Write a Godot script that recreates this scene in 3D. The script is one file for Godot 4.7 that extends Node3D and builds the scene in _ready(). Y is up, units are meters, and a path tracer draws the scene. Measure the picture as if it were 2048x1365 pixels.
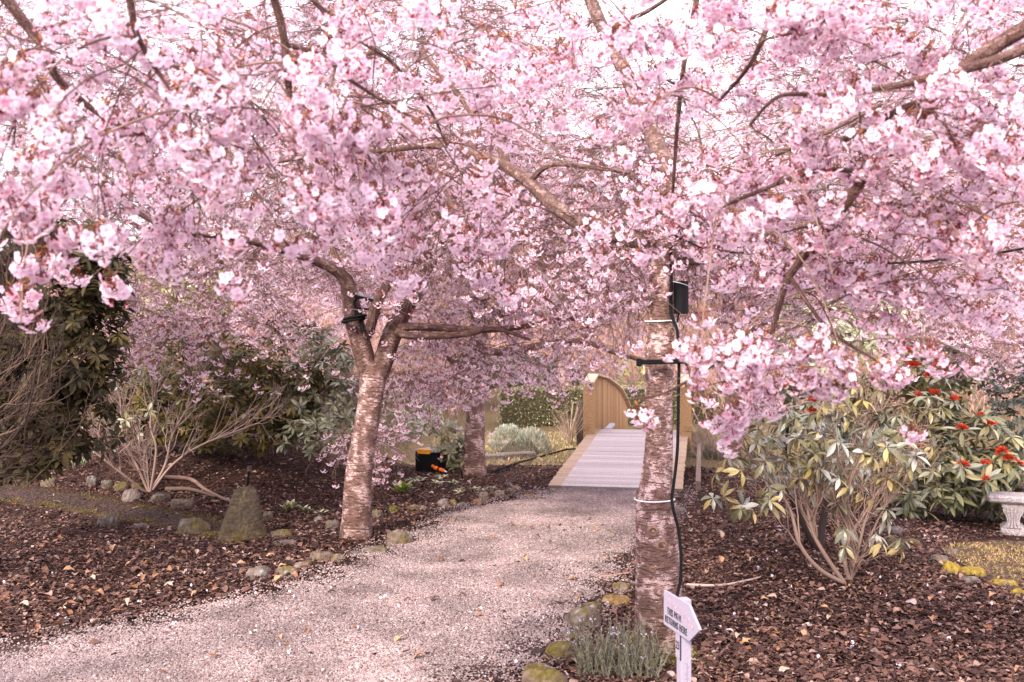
extends Node3D

# Photograph: a cherry garden with a gravel path that leads to a small wooden bridge.
# P() and at() turn places measured on the photograph, with their distance, into metres.
const FPX := 2000.0
const EYE := 1.7
const AX := Vector3(0.18667, 0.0, -0.98242)      # heading of the bridge
const AW := Vector3(0.98242, 0.0, 0.18667)       # across the bridge
var rng := RandomNumberGenerator.new()
var fn := FastNoiseLite.new()
var fine := FastNoiseLite.new()
var used := {}
var gravel_poly := PackedVector2Array()
var dirt_line := PackedVector2Array()
var lawn_poly := PackedVector2Array()
var M := {}
var twig_protos := []
var cluster_meshes := []
var bud_mesh: ArrayMesh
var split_clusters := []


class MB:
	var v := PackedVector3Array()
	var n := PackedVector3Array()
	var uv := PackedVector2Array()
	var c := PackedColorArray()
	var ix := PackedInt32Array()

	func vert(p: Vector3, nn: Vector3, col: Color, u := Vector2.ZERO) -> int:
		v.append(p)
		n.append(nn)
		c.append(col)
		uv.append(u)
		return v.size() - 1

	# three corners with one flat normal; front faces run clockwise
	func tri(a: Vector3, b: Vector3, d: Vector3, col: Color, col2 := Color(-1, 0, 0), facing := Vector3.ZERO) -> void:
		var nn := (d - a).cross(b - a)
		if nn.length_squared() < 1e-16:
			return
		nn = nn.normalized()
		if facing != Vector3.ZERO and nn.dot(facing) < 0.0:
			var t := b
			b = d
			d = t
			nn = -nn
		var s := v.size()
		var e := col if col2.r < 0.0 else col2
		v.append(a)
		v.append(b)
		v.append(d)
		for k in 3:
			n.append(nn)
			uv.append(Vector2.ZERO)
		c.append(col)
		c.append(e)
		c.append(e)
		ix.append(s)
		ix.append(s + 1)
		ix.append(s + 2)

	func quad(a: Vector3, b: Vector3, d: Vector3, e: Vector3, col: Color, facing := Vector3.ZERO) -> void:
		tri(a, b, d, col, Color(-1, 0, 0), facing)
		tri(a, d, e, col, Color(-1, 0, 0), facing)

	# box with chamfered vertical look: centre, half sizes, basis
	func box(at: Vector3, h: Vector3, b := Basis(), col := Color.WHITE, bev := 0.0) -> void:
		for ax in 3:
			for s in [-1.0, 1.0]:
				var nn := Vector3.ZERO
				nn[ax] = s
				var a1 := (ax + 1) % 3
				var a2 := (ax + 2) % 3
				var q := []
				for k in [[-1, -1], [1, -1], [1, 1], [-1, 1]]:
					var p := Vector3.ZERO
					p[ax] = s * h[ax]
					p[a1] = k[0] * (h[a1] - bev)
					p[a2] = k[1] * (h[a2] - bev)
					q.append(at + b * p)
				quad(q[0], q[1], q[2], q[3], col, b * nn)
		if bev <= 0.0:
			return
		for ax in 3:
			var a1 := (ax + 1) % 3
			var a2 := (ax + 2) % 3
			for s1 in [-1.0, 1.0]:
				for s2 in [-1.0, 1.0]:
					var nn := Vector3.ZERO
					nn[a1] = s1
					nn[a2] = s2
					var q := []
					for k in [[-1, 0], [1, 0], [1, 1], [-1, 1]]:
						var p := Vector3.ZERO
						p[ax] = k[0] * (h[ax] - bev)
						p[a1] = s1 * (h[a1] - (bev if k[1] else 0.0))
						p[a2] = s2 * (h[a2] - (0.0 if k[1] else bev))
						q.append(at + b * p)
					quad(q[0], q[1], q[2], q[3], col, b * nn)
		for s1 in [-1.0, 1.0]:
			for s2 in [-1.0, 1.0]:
				for s3 in [-1.0, 1.0]:
					var g := Vector3(s1, s2, s3)
					tri(at + b * (g * (h - Vector3(0, bev, bev))), at + b * (g * (h - Vector3(bev, 0, bev))), at + b * (g * (h - Vector3(bev, bev, 0))), col, Color(-1, 0, 0), b * g)

	func tube(pts: PackedVector3Array, r: PackedFloat32Array, sides: int, cols: Variant = Color.WHITE, lump := 0.0, fnoise: FastNoiseLite = null, urep := 1.0, vlen := 1.0, cap := true) -> void:
		var m := pts.size()
		if m < 2:
			return
		var t := (pts[1] - pts[0]).normalized()
		var a := t.cross(Vector3(0, 0, 1) if absf(t.z) < 0.9 else Vector3(1, 0, 0)).normalized()
		var run := 0.0
		var first := v.size()
		for j in m:
			if j > 0:
				run += pts[j].distance_to(pts[j - 1])
			var t2 := (pts[mini(j + 1, m - 1)] - pts[maxi(j - 1, 0)]).normalized()
			a = (a - t2 * a.dot(t2)).normalized()
			var b := t2.cross(a)
			var col: Color = cols if cols is Color else cols[j]
			for k in sides + 1:
				var ang := TAU * k / sides
				var dir := a * cos(ang) + b * sin(ang)
				var rr := r[j]
				if lump > 0.0:
					var q := pts[j] * 5.0 + a * cos(ang) * 1.0 + b * sin(ang)
					rr *= 1.0 + lump * fnoise.get_noise_3dv(q * 12.0)
				v.append(pts[j] + dir * rr)
				n.append(dir)
				c.append(col)
				uv.append(Vector2(urep * k / sides, run / vlen))
		var w := sides + 1
		for j in m - 1:
			for k in sides:
				var p := first + j * w + k
				ix.append(p)
				ix.append(p + w)
				ix.append(p + 1)
				ix.append(p + 1)
				ix.append(p + w)
				ix.append(p + w + 1)
		if cap:
			var e := pts[m - 1]
			var dir := (pts[m - 1] - pts[m - 2]).normalized()
			var col: Color = cols if cols is Color else cols[m - 1]
			var s := vert(e + dir * r[m - 1] * 0.4, dir, col, Vector2(0.5, run / vlen))
			for k in sides:
				var p := first + (m - 1) * w + k
				ix.append(p)
				ix.append(s)
				ix.append(p + 1)

	func lathe(at: Vector3, prof: Array, sides: int, col: Color, b := Basis()) -> void:
		for j in prof.size() - 1:
			var p0: Vector2 = prof[j]
			var p1: Vector2 = prof[j + 1]
			for k in sides:
				var a0 := TAU * k / sides
				var a1 := TAU * (k + 1) / sides
				var d0 := Vector3(cos(a0), 0, sin(a0))
				var d1 := Vector3(cos(a1), 0, sin(a1))
				var e := p1 - p0
				var nl := Vector2(e.y, -e.x)
				var mid := (d0 + d1) * 0.5
				var f := b * (mid * nl.x + Vector3.UP * nl.y)
				quad(at + b * (d0 * p0.x + Vector3.UP * p0.y), at + b * (d1 * p0.x + Vector3.UP * p0.y), at + b * (d1 * p1.x + Vector3.UP * p1.y), at + b * (d0 * p1.x + Vector3.UP * p1.y), col, f)

	func add(o: MB, t: Transform3D, tint := Color.WHITE) -> void:
		var s := v.size()
		for i in o.v.size():
			v.append(t * o.v[i])
			n.append((t.basis * o.n[i]).normalized())
			c.append(o.c[i] * tint)
			uv.append(o.uv[i])
		for i in o.ix:
			ix.append(s + i)

	func mesh() -> ArrayMesh:
		var arr := []
		arr.resize(Mesh.ARRAY_MAX)
		arr[Mesh.ARRAY_VERTEX] = v
		arr[Mesh.ARRAY_NORMAL] = n
		arr[Mesh.ARRAY_TEX_UV] = uv
		arr[Mesh.ARRAY_COLOR] = c
		arr[Mesh.ARRAY_INDEX] = ix
		var am := ArrayMesh.new()
		am.add_surface_from_arrays(Mesh.PRIMITIVE_TRIANGLES, arr)
		return am


# ---------------------------------------------------------------- places
func P(px: float, py: float, d: float) -> Vector3:
	return Vector3((px - 1024.0) / FPX * d, EYE - (py - 682.5) / FPX * d, -d)


func S(a: float, b: float, t: float) -> float:
	var k := clampf((t - a) / (b - a), 0.0, 1.0)
	return k * k * (3.0 - 2.0 * k)


# height of the ground
func gh(x: float, z: float) -> float:
	var d := -z
	var h := 0.028 * fn.get_noise_2d(x * 60.0, z * 60.0)
	h += 0.55 * S(9.0, 14.0, d) * S(-1.3, -3.6, x)
	h -= 0.28 * S(2.2, 5.2, x) * S(6.0, 10.0, d) * S(24.0, 14.0, d)
	h -= 0.42 * S(13.0, 17.0, d) * S(-4.0, -1.2, x) * S(34.0, 22.0, d)
	if d > 26.0:
		h += (13.0 + 4.0 * fn.get_noise_2d(x * 2.0, 70.0) + 0.05 * x) * S(26.0, 95.0, d) + 0.8 * S(26.0, 40.0, d) * fn.get_noise_2d(x * 6.0, z * 6.0)
	return h


# where the sight line through that point of the photograph meets the ground
func at(px: float, py: float) -> Vector3:
	var d := 3.0
	while d < 70.0:
		var p := P(px, py, d)
		if p.y <= gh(p.x, p.z):
			var lo := d - 0.25
			for k in 8:
				var mid := (lo + d) * 0.5
				var q := P(px, py, mid)
				if q.y <= gh(q.x, q.z):
					d = mid
				else:
					lo = mid
			p = P(px, py, d)
			return Vector3(p.x, gh(p.x, p.z), p.z)
		d += 0.25
	return P(px, py, 70.0)


func in_view(p: Vector3, slack := 1.06) -> bool:
	var d := -p.z
	return d > 0.5 and absf(p.x) < d * 0.512 * slack and absf(p.y - EYE) < d * 0.341 * slack


# ---------------------------------------------------------------- nodes
func numbered(called: String, where: Node) -> String:
	var key := str(where.get_instance_id()) + called
	used[key] = used.get(key, -1) + 1
	return called if used[key] == 0 else "%s_%03d" % [called, used[key]]


func tag(o: Node, label: String, category: String, group := "") -> void:
	o.set_meta("label", label)
	o.set_meta("category", category)
	if group:
		o.set_meta("group", group)


func thing(called: String, label: String, category: String, place := Vector3.ZERO, turn := 0.0, group := "") -> Node3D:
	var o := Node3D.new()
	o.name = numbered(called, self)
	add_child(o)
	o.position = place
	o.rotation.y = turn
	tag(o, label, category, group)
	return o


func part(called: String, mesh: Mesh, mat: Material, parent: Node, xf := Transform3D()) -> MeshInstance3D:
	var o := MeshInstance3D.new()
	o.name = numbered(called, parent)
	o.mesh = mesh
	o.material_override = mat
	o.transform = xf
	parent.add_child(o, true)
	return o


func solo(called: String, label: String, category: String, mesh: Mesh, mat: Material, xf := Transform3D(), group := "") -> MeshInstance3D:
	var o := part(called, mesh, mat, self, xf)
	tag(o, label, category, group)
	return o


func structure(called: String, label: String, mesh: Mesh, mat: Material) -> MeshInstance3D:
	var o := part(called, mesh, mat, self)
	o.set_meta("kind", "structure")
	o.set_meta("label", label)
	o.set_meta("category", "ground")
	return o


func many(called: String, mesh: Mesh, mat: Material, xfs: Array, cols: Array, parent: Node) -> MultiMeshInstance3D:
	if xfs.is_empty():
		return null
	var mm := MultiMesh.new()
	mm.transform_format = MultiMesh.TRANSFORM_3D
	mm.use_colors = true
	mm.mesh = mesh
	mm.instance_count = xfs.size()
	for i in xfs.size():
		mm.set_instance_transform(i, xfs[i])
		mm.set_instance_color(i, cols[i])
	var o := MultiMeshInstance3D.new()
	o.name = numbered(called, parent)
	o.multimesh = mm
	o.material_override = mat
	o.set_meta("kind", "stuff")
	parent.add_child(o, true)
	return o


# the nearest ones in view become parts of their own, the rest one mass
func pieces(single: String, mass: String, meshes: Array, mat: Material, xfs: Array, cols: Array, parent: Node, most := 300) -> void:
	var order := []
	for i in xfs.size():
		var p: Vector3 = xfs[i].origin
		if in_view(p, 1.0):
			order.append(Vector2(p.distance_to(Vector3(0, EYE, 0)), i))
	order.sort()
	var taken := {}
	for k in mini(most, order.size()):
		var i := int(order[k].y)
		taken[i] = true
		part(single, meshes[i % meshes.size()], mat, parent, xfs[i])
	var rx := []
	var rc := []
	for i in xfs.size():
		if not taken.has(i):
			rx.append(xfs[i])
			rc.append(cols[i])
	many(mass, meshes[0], mat, rx, rc, parent)


func R(a: float, b: float) -> float:
	return rng.randf_range(a, b)


func ball() -> Vector3:
	while true:
		var p := Vector3(R(-1, 1), R(-1, 1), R(-1, 1))
		if p.length_squared() < 1.0:
			return p
	return Vector3.ZERO


func look(dir: Vector3, up := Vector3.UP) -> Basis:      # x along dir
	var x := dir.normalized()
	if absf(x.dot(up)) > 0.97:
		up = Vector3(0, 0, 1)
	var z := x.cross(up).normalized()
	return Basis(x, z.cross(x), z)


func mat(col: Color, rough := 0.8, vc := false, spec := 0.3) -> StandardMaterial3D:
	var m := StandardMaterial3D.new()
	m.albedo_color = col.linear_to_srgb()
	m.roughness = rough
	m.metallic_specular = spec
	m.vertex_color_use_as_albedo = vc
	return m


func shifted(rows: Array, by: float) -> Array:          # crowns moved away from the eye without changing their place in the view
	var out := []
	for b in rows:
		var k: float = (b[2] + by) / b[2]
		out.append([b[0], b[1], b[2] + by, b[3] * k, b[4] * k, b[5], b[6]])
	return out


func spline(ctrl: Array, sub := 4) -> Array:              # [PackedVector3Array, radii] through [px, py, d, r] rows or Vector3/r pairs
	var q := []
	for k in ctrl:
		q.append([P(k[0], k[1], k[2]), k[3]])
	var pts := PackedVector3Array()
	var r := PackedFloat32Array()
	for i in q.size() - 1:
		var a: Vector3 = q[maxi(i - 1, 0)][0]
		var b: Vector3 = q[i][0]
		var c: Vector3 = q[i + 1][0]
		var e: Vector3 = q[mini(i + 2, q.size() - 1)][0]
		for k in sub:
			var t := float(k) / sub
			pts.append(b.cubic_interpolate(c, a, e, t))
			r.append(lerpf(q[i][1], q[i + 1][1], t))
	pts.append(q[-1][0])
	r.append(q[-1][1])
	return [pts, r]


func smooth3(ctrl: Array, sub := 5) -> PackedVector3Array:
	var pts := PackedVector3Array()
	for i in ctrl.size() - 1:
		var a: Vector3 = ctrl[maxi(i - 1, 0)]
		var e: Vector3 = ctrl[mini(i + 2, ctrl.size() - 1)]
		for k in sub:
			pts.append((ctrl[i] as Vector3).cubic_interpolate(ctrl[i + 1], a, e, float(k) / sub))
	pts.append(ctrl[-1])
	return pts


func evenly(count: int, r0: float, r1: float) -> PackedFloat32Array:
	var r := PackedFloat32Array()
	for i in count:
		r.append(lerpf(r0, r1, float(i) / maxf(1.0, count - 1)))
	return r


# ---------------------------------------------------------------- materials
func noise_tex(seed_: int, freq: float, lo: Color, hi: Color, octaves := 4, size := 512) -> NoiseTexture2D:
	var nz := FastNoiseLite.new()
	nz.seed = seed_
	nz.frequency = freq
	nz.fractal_octaves = octaves
	var t := NoiseTexture2D.new()
	t.width = size
	t.height = size
	t.seamless = true
	t.noise = nz
	var g := Gradient.new()
	g.set_color(0, lo)
	g.set_color(1, hi)
	t.color_ramp = g
	return t


func height_tex(seed_: int, freq: float, octaves := 4, size := 512) -> NoiseTexture2D:
	return noise_tex(seed_, freq, Color.BLACK, Color.WHITE, octaves, size)


func grainy(m: StandardMaterial3D, seed_: int, freq: float, depth: float, scale: float, low := 0.55) -> StandardMaterial3D:
	m.albedo_texture = noise_tex(seed_, freq, Color(low, low, low), Color(1, 1, 1))
	m.heightmap_enabled = true
	m.heightmap_texture = height_tex(seed_ + 1, freq * 1.5)
	m.heightmap_scale = depth
	m.uv1_triplanar = true
	m.uv1_world_triplanar = true
	m.uv1_scale = Vector3.ONE * scale
	return m


# cherry bark: reddish brown rings of raised pale streaks, seamless round the trunk
func bark_image(seed_: int, pale: float, w := 384, h := 1024) -> Array:
	var a := FastNoiseLite.new()
	a.seed = seed_
	a.frequency = 0.01
	a.fractal_octaves = 3
	var im := Image.create(w, h, false, Image.FORMAT_RGB8)
	var bump := Image.create(w, h, false, Image.FORMAT_RGB8)
	for x in w:
		var ang := TAU * x / w
		var cx := cos(ang) * 60.0
		var cy := sin(ang) * 60.0
		for y in h:
			var big := a.get_noise_3d(cx * 1.6, y * 0.9, cy * 1.6)
			var streak := a.get_noise_3d(cx * 3.2 + 300.0, y * 4.6, cy * 3.2)
			var line := a.get_noise_3d(cx * 2.6 + 900.0, y * 9.5, cy * 2.6)
			var g := a.get_noise_3d(cx * 22.0, y * 30.0 + 500.0, cy * 22.0)
			var col := Color(0.42, 0.325, 0.295).lerp(Color(0.58, 0.475, 0.45), clampf(0.5 + big * 1.4, 0.0, 1.0))
			var k := clampf((streak * 1.2 + big * 1.3 + g * 0.7 + pale) * 3.0, 0.0, 1.0)
			col = col.lerp(Color(0.80, 0.70, 0.70), k * 0.72)
			var dk := clampf((line + g * 0.25 - 0.17) * 7.0, 0.0, 1.0)
			col = col.lerp(Color(0.25, 0.15, 0.13), dk * 0.62)
			col = col * (1.0 + g * 0.55)
			im.set_pixel(x, y, Color(clampf(col.r, 0, 1), clampf(col.g, 0, 1), clampf(col.b, 0, 1)))
			var hh := clampf(0.5 + 0.3 * k - 0.5 * dk + 0.25 * g, 0.0, 1.0)
			bump.set_pixel(x, y, Color(hh, hh, hh))
	return [ImageTexture.create_from_image(im), ImageTexture.create_from_image(bump)]


func make_materials() -> void:
	for k in [["bark", 3, -0.12], ["bark_pale", 11, -0.03], ["bark_limb", 17, -0.38]]:
		var im := bark_image(k[1], k[2])
		var m := mat(Color.WHITE, 0.75, true, 0.35)
		m.albedo_texture = im[0]
		m.heightmap_enabled = true
		m.heightmap_texture = im[1]
		m.heightmap_scale = 0.55
		M[k[0]] = m
	M.twig = mat(Color.WHITE, 0.75, true, 0.3)
	var pet := mat(Color.WHITE, 0.6, true, 0.2)
	pet.backlight_enabled = true
	pet.backlight = Color(1.0, 1.0, 1.0)
	pet.cull_mode = BaseMaterial3D.CULL_DISABLED
	M.petal = pet
	var lf := mat(Color.WHITE, 0.38, true, 0.55)
	lf.backlight_enabled = true
	lf.backlight = Color(0.35, 0.35, 0.35)
	lf.cull_mode = BaseMaterial3D.CULL_DISABLED
	M.leaf = lf
	var dull := lf.duplicate() as StandardMaterial3D
	dull.roughness = 0.6
	dull.metallic_specular = 0.28
	M.dull_leaf = dull
	var dry := mat(Color.WHITE, 0.85, true, 0.2)
	dry.cull_mode = BaseMaterial3D.CULL_DISABLED
	M.dry = dry
	M.stone = grainy(mat(Color.WHITE, 0.9, true, 0.25), 21, 0.02, 1.2, 2.2, 0.5)
	M.ground = grainy(mat(Color.WHITE, 0.95, true, 0.15), 31, 0.03, 2.5, 1.3, 0.35)
	M.gravel = grainy(mat(Color.WHITE, 0.95, true, 0.15), 41, 0.09, 1.6, 1.6, 0.45)
	M.pebble = mat(Color.WHITE, 0.85, true, 0.25)
	M.wood = grainy(mat(Color.WHITE, 0.8, true, 0.25), 51, 0.02, 0.3, 3.0, 0.75)
	M.black = mat(Color(0.006, 0.006, 0.007), 0.55, false, 0.22)
	M.black_soft = mat(Color(0.010, 0.010, 0.011), 0.8, false, 0.2)
	M.white = grainy(mat(Color(0.31, 0.27, 0.335), 0.55, false, 0.35), 61, 0.02, 0.05, 6.0, 0.93)
	M.ink = mat(Color(0.02, 0.02, 0.025), 0.6)
	M.orange = mat(Color(0.75, 0.15, 0.02), 0.45)
	M.amber = mat(Color(0.70, 0.28, 0.02), 0.5)
	M.grey = mat(Color(0.30, 0.29, 0.32), 0.5)
	M.concrete = grainy(mat(Color(0.62, 0.53, 0.53), 0.9, false, 0.2), 71, 0.03, 0.8, 3.0, 0.5)
	M.glass = mat(Color(0.02, 0.025, 0.04), 0.12, false, 0.6)
	M.tie = mat(Color(0.75, 0.72, 0.72), 0.4)
	M.steel = mat(Color(0.45, 0.45, 0.47), 0.4)


# ---------------------------------------------------------------- ready
func _ready() -> void:
	rng.seed = 20240407
	fn.seed = 5
	fn.frequency = 0.01
	fn.fractal_octaves = 4
	fine.seed = 9
	fine.frequency = 0.03
	# camera
	var cam := Camera3D.new()
	cam.name = "camera"
	add_child(cam)
	cam.position = Vector3(0, EYE, 0)
	var attr := CameraAttributesPhysical.new()
	attr.frustum_focal_length = 35.165
	attr.frustum_near = 0.05
	attr.frustum_far = 400.0
	attr.frustum_focus_distance = 7.4
	attr.exposure_aperture = 4.0
	cam.attributes = attr
	cam.fov = 37.68
	cam.near = 0.05
	cam.far = 400.0
	cam.current = true
	# bright overcast sky
	var env := Environment.new()
	env.background_mode = Environment.BG_SKY
	var sm := ProceduralSkyMaterial.new()
	sm.sky_top_color = Color(0.975, 0.945, 1.0)
	sm.sky_horizon_color = Color(0.98, 0.945, 0.995)
	sm.ground_bottom_color = Color(0.42, 0.36, 0.35)
	sm.ground_horizon_color = Color(0.75, 0.70, 0.70)
	sm.sky_curve = 0.15
	var sky := Sky.new()
	sky.sky_material = sm
	env.sky = sky
	env.tonemap_mode = Environment.TONE_MAPPER_LINEAR
	env.tonemap_exposure = 3.65
	env.sdfgi_enabled = true
	env.ssao_enabled = true
	env.ssil_enabled = true
	var we := WorldEnvironment.new()
	we.name = "world_environment"
	we.environment = env
	add_child(we)
	var sun := DirectionalLight3D.new()
	sun.name = "sun"
	sun.light_energy = 0.75
	sun.light_color = Color(1.0, 0.955, 0.90)
	sun.light_angular_distance = 10.0
	sun.shadow_enabled = true
	add_child(sun)
	sun.look_at_from_position(Vector3.ZERO, Vector3(0.42, -0.62, -0.80))

	make_materials()
	make_protos()
	make_setting()
	make_bridge()
	make_trees()
	make_shrubs()
	make_objects()
	make_stones()
	make_litter()


# ---------------------------------------------------------------- small shapes that repeat
func make_protos() -> void:
	for k in 3:
		twig_protos.append(make_twig())
	for k in 4:
		cluster_meshes.append(make_cluster(8 + k % 3, [Color(1, 1, 1), Color(0.97, 0.9, 0.93), Color(1, 0.95, 0.99), Color(0.93, 0.84, 0.87)][k]))
	for k in 4:
		var l := []
		var stems := make_cluster(8, Color(1, 1, 1), l)
		var ms := []
		for m in l:
			ms.append(m.mesh())
		split_clusters.append([stems, ms])
	bud_mesh = make_cluster(3, Color(0.95, 0.72, 0.78))


func make_twig() -> Dictionary:
	var mb := MB.new()
	var spots := []
	var col := Color(0.16, 0.098, 0.08)
	var pts := PackedVector3Array()
	var p := Vector3.ZERO
	var dir := Vector3(1, R(0.0, 0.25), R(-0.15, 0.15)).normalized()
	pts.append(p)
	for k in 7:
		dir = (dir + Vector3(0, -0.09 - 0.02 * k, 0) + ball() * 0.2).normalized()
		p += dir * 0.068
		pts.append(p)
		if k > 0:
			spots.append(p)
		if k in [1, 2, 4]:
			var sp := PackedVector3Array([p])
			var sd := (dir + Vector3(0, R(-0.5, 0.2), R(-1, 1) * 1.3)).normalized()
			var q := p
			for j in 4:
				sd = (sd + Vector3(0, -0.12, 0) + ball() * 0.25).normalized()
				q += sd * 0.042
				sp.append(q)
				if j == 1 or j == 3:
					spots.append(q)
			mb.tube(sp, evenly(sp.size(), 0.0018, 0.0009), 3, col, 0.0, null, 1.0, 1.0, false)
	mb.tube(pts, evenly(pts.size(), 0.0030, 0.0011), 3, col, 0.0, null, 1.0, 1.0, false)
	return {"mesh": mb.mesh(), "spots": spots}


# a hanging bunch of five-petalled flowers with red stalks and a few bronze young leaves
func make_cluster(count: int, tint: Color, apart: Variant = null) -> ArrayMesh:
	var stems := MB.new()
	var whole := stems
	var mb := stems
	var stalk := Color(0.24, 0.06, 0.04)
	var calyx := Color(0.34, 0.07, 0.06)
	for f in count:
		var ang := TAU * f / count + R(-0.4, 0.4)
		var el := R(-1.25, 0.45)
		var dir := Vector3(cos(ang) * cos(el), sin(el), sin(ang) * cos(el)).normalized()
		var ln := R(0.022, 0.040)
		var c := dir * ln + Vector3(0, -0.014, 0)
		var sb := look(c)
		mb = stems
		for k in 3:
			var o0 := sb * Vector3(0, cos(TAU * k / 3.0), sin(TAU * k / 3.0)) * 0.0009
			var o1 := sb * Vector3(0, cos(TAU * (k + 1) / 3.0), sin(TAU * (k + 1) / 3.0)) * 0.0009
			mb.quad(o0, o1, c + o1, c + o0, stalk, o0 + o1)
		var face := (dir + Vector3(0, -0.35, 0) + ball() * 0.35).normalized()
		var b := look(face)
		var bud := R(0, 1) < 0.2
		if apart != null:
			mb = MB.new()
			apart.append(mb)
		for k in 4:
			var o0 := b * Vector3(0, cos(TAU * k / 4.0), sin(TAU * k / 4.0)) * 0.0036
			var o1 := b * Vector3(0, cos(TAU * (k + 1) / 4.0), sin(TAU * (k + 1) / 4.0)) * 0.0036
			mb.tri(c - face * 0.009, c + o0, c + o1, calyx, Color(-1, 0, 0), o0 + o1)
		var open := R(0.2, 0.55) if not bud else 1.35
		var size := R(0.0135, 0.0168) if not bud else 0.010
		var spin := R(0, TAU)
		var deep := Color(0.88, 0.60, 0.69) * tint if not bud else Color(0.76, 0.34, 0.42)
		var pale := Color(0.93, 0.82, 0.895) * tint if not bud else Color(0.84, 0.52, 0.60)
		for k in 5:
			var a := spin + TAU * k / 5.0 + R(-0.12, 0.12)
			var out_ := b * Vector3(0, cos(a), sin(a))
			var side := b * Vector3(0, -sin(a), cos(a))
			var along := (out_ * cos(open) + face * sin(open)).normalized()
			var up := (face * cos(open) - out_ * sin(open)).normalized()
			var w := size * 0.47
			var mid := c + along * size * 0.58 + up * size * 0.05
			var l := mid + side * w + up * size * 0.16
			var r := mid - side * w + up * size * 0.16
			var tl := c + along * size * R(0.95, 1.05) + side * w * 0.5 - up * size * 0.04
			var tr := c + along * size * R(0.95, 1.05) - side * w * 0.5 - up * size * 0.04
			mb.tri(c, l, mid, deep, pale, up)
			mb.tri(c, mid, r, deep, pale, up)
			mb.tri(mid, l, tl, pale, pale, up)
			mb.tri(mid, tl, tr, pale, pale, up)
			mb.tri(mid, tr, r, pale, pale, up)
	mb = whole
	for k in 3:
		var ang := R(0, TAU)
		var dir := Vector3(cos(ang), R(-0.2, 0.7), sin(ang)).normalized()
		var b := look(dir)
		var ln := R(0.022, 0.036)
		var col := Color(0.40, 0.17, 0.07) * R(0.6, 1.1)
		mb.tri(Vector3.ZERO, dir * ln * 0.5 + b.z * 0.005, dir * ln, col)
		mb.tri(Vector3.ZERO, dir * ln, dir * ln * 0.5 - b.z * 0.005, col)
	return mb.mesh()


# one leaf, its stalk at the origin, along +x
func make_leaf(ln: float, wd: float, droop: float, col: Color, rib: Color) -> ArrayMesh:
	var mb := MB.new()
	var rows := [[0.0, 0.03], [0.16, 0.34], [0.4, 0.92], [0.62, 1.0], [0.84, 0.62], [1.0, 0.02]]
	var ring := []
	for k in rows:
		var t: float = k[0]
		var w: float = k[1] * wd * 0.5
		var y := -droop * t * t * ln
		ring.append([Vector3(t * ln, y + w * 0.28, w), Vector3(t * ln, y, 0), Vector3(t * ln, y + w * 0.28, -w)])
	for k in ring.size() - 1:
		for s in [[0, 1], [1, 2]]:
			mb.quad(ring[k][s[0]], ring[k + 1][s[0]], ring[k + 1][s[1]], ring[k][s[1]], col, Vector3.UP)
	var st := PackedVector3Array([Vector3(-0.014, -0.001, 0), Vector3(0.02, -0.001, 0)])
	mb.tube(st, PackedFloat32Array([0.0015, 0.001]), 3, rib, 0.0, null, 1.0, 1.0, false)
	return mb.mesh()


# ---------------------------------------------------------------- the ground
func edge_distance(poly: PackedVector2Array, p: Vector2) -> float:
	var best := 1e9
	for i in poly.size():
		var q := Geometry2D.get_closest_point_to_segment(p, poly[i], poly[(i + 1) % poly.size()])
		best = minf(best, q.distance_squared_to(p))
	best = sqrt(best)
	return best if Geometry2D.is_point_in_polygon(p, poly) else -best


func line_distance(line: PackedVector2Array, p: Vector2) -> float:
	var best := 1e9
	for i in line.size() - 1:
		best = minf(best, Geometry2D.get_closest_point_to_segment(p, line[i], line[i + 1]).distance_squared_to(p))
	return sqrt(best)


func flat(v: Vector3) -> Vector2:
	return Vector2(v.x, v.z)


func sheet(xs: PackedFloat32Array, zs: PackedFloat32Array, height: Callable, tint: Callable) -> ArrayMesh:
	var mb := MB.new()
	var w := xs.size()
	for z in zs:
		for x in xs:
			var y: float = height.call(x, z)
			mb.vert(Vector3(x, y, z), Vector3.UP, tint.call(x, z), Vector2(x, z))
	for j in zs.size() - 1:
		for i in w - 1:
			var p := j * w + i
			mb.ix.append_array(PackedInt32Array([p, p + w, p + 1, p + 1, p + w, p + w + 1]))
	for j in zs.size():
		for i in w:
			var p := j * w + i
			var dx := mb.v[j * w + mini(i + 1, w - 1)] - mb.v[j * w + maxi(i - 1, 0)]
			var dz := mb.v[mini(j + 1, zs.size() - 1) * w + i] - mb.v[maxi(j - 1, 0) * w + i]
			var nn := dz.cross(dx).normalized()
			mb.n[p] = nn if nn.y > 0.0 else -nn
	return mb.mesh()


func steps(a: float, b: float, s: float) -> PackedFloat32Array:
	var r := PackedFloat32Array()
	var k := int(ceil(absf(b - a) / s))
	for i in k + 1:
		r.append(lerpf(a, b, float(i) / k))
	return r


func ground_tint(x: float, z: float) -> Color:
	var k := 0.5 + 0.5 * fine.get_noise_2d(x * 40.0, z * 40.0)
	var col := Color(0.085, 0.043, 0.036).lerp(Color(0.135, 0.075, 0.060), k)
	var d := -z
	# dry grass and bare earth on the far bank
	var bank := S(13.2, 15.2, d) * S(-3.5, -0.8, x)
	col = col.lerp(Color(0.36, 0.25, 0.16).lerp(Color(0.30, 0.24, 0.10), k), bank * 0.9)
	col = col.lerp(Color(0.27, 0.175, 0.135).lerp(Color(0.22, 0.15, 0.10), k), S(26.0, 34.0, d))
	return col


func sheet_lift(sd: float, x: float, z: float, up := 0.02) -> float:
	sd += 0.10 * fine.get_noise_2d(x * 90.0, z * 90.0)
	return gh(x, z) + lerpf(-0.05, up, S(-0.10, 0.14, sd))


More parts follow.
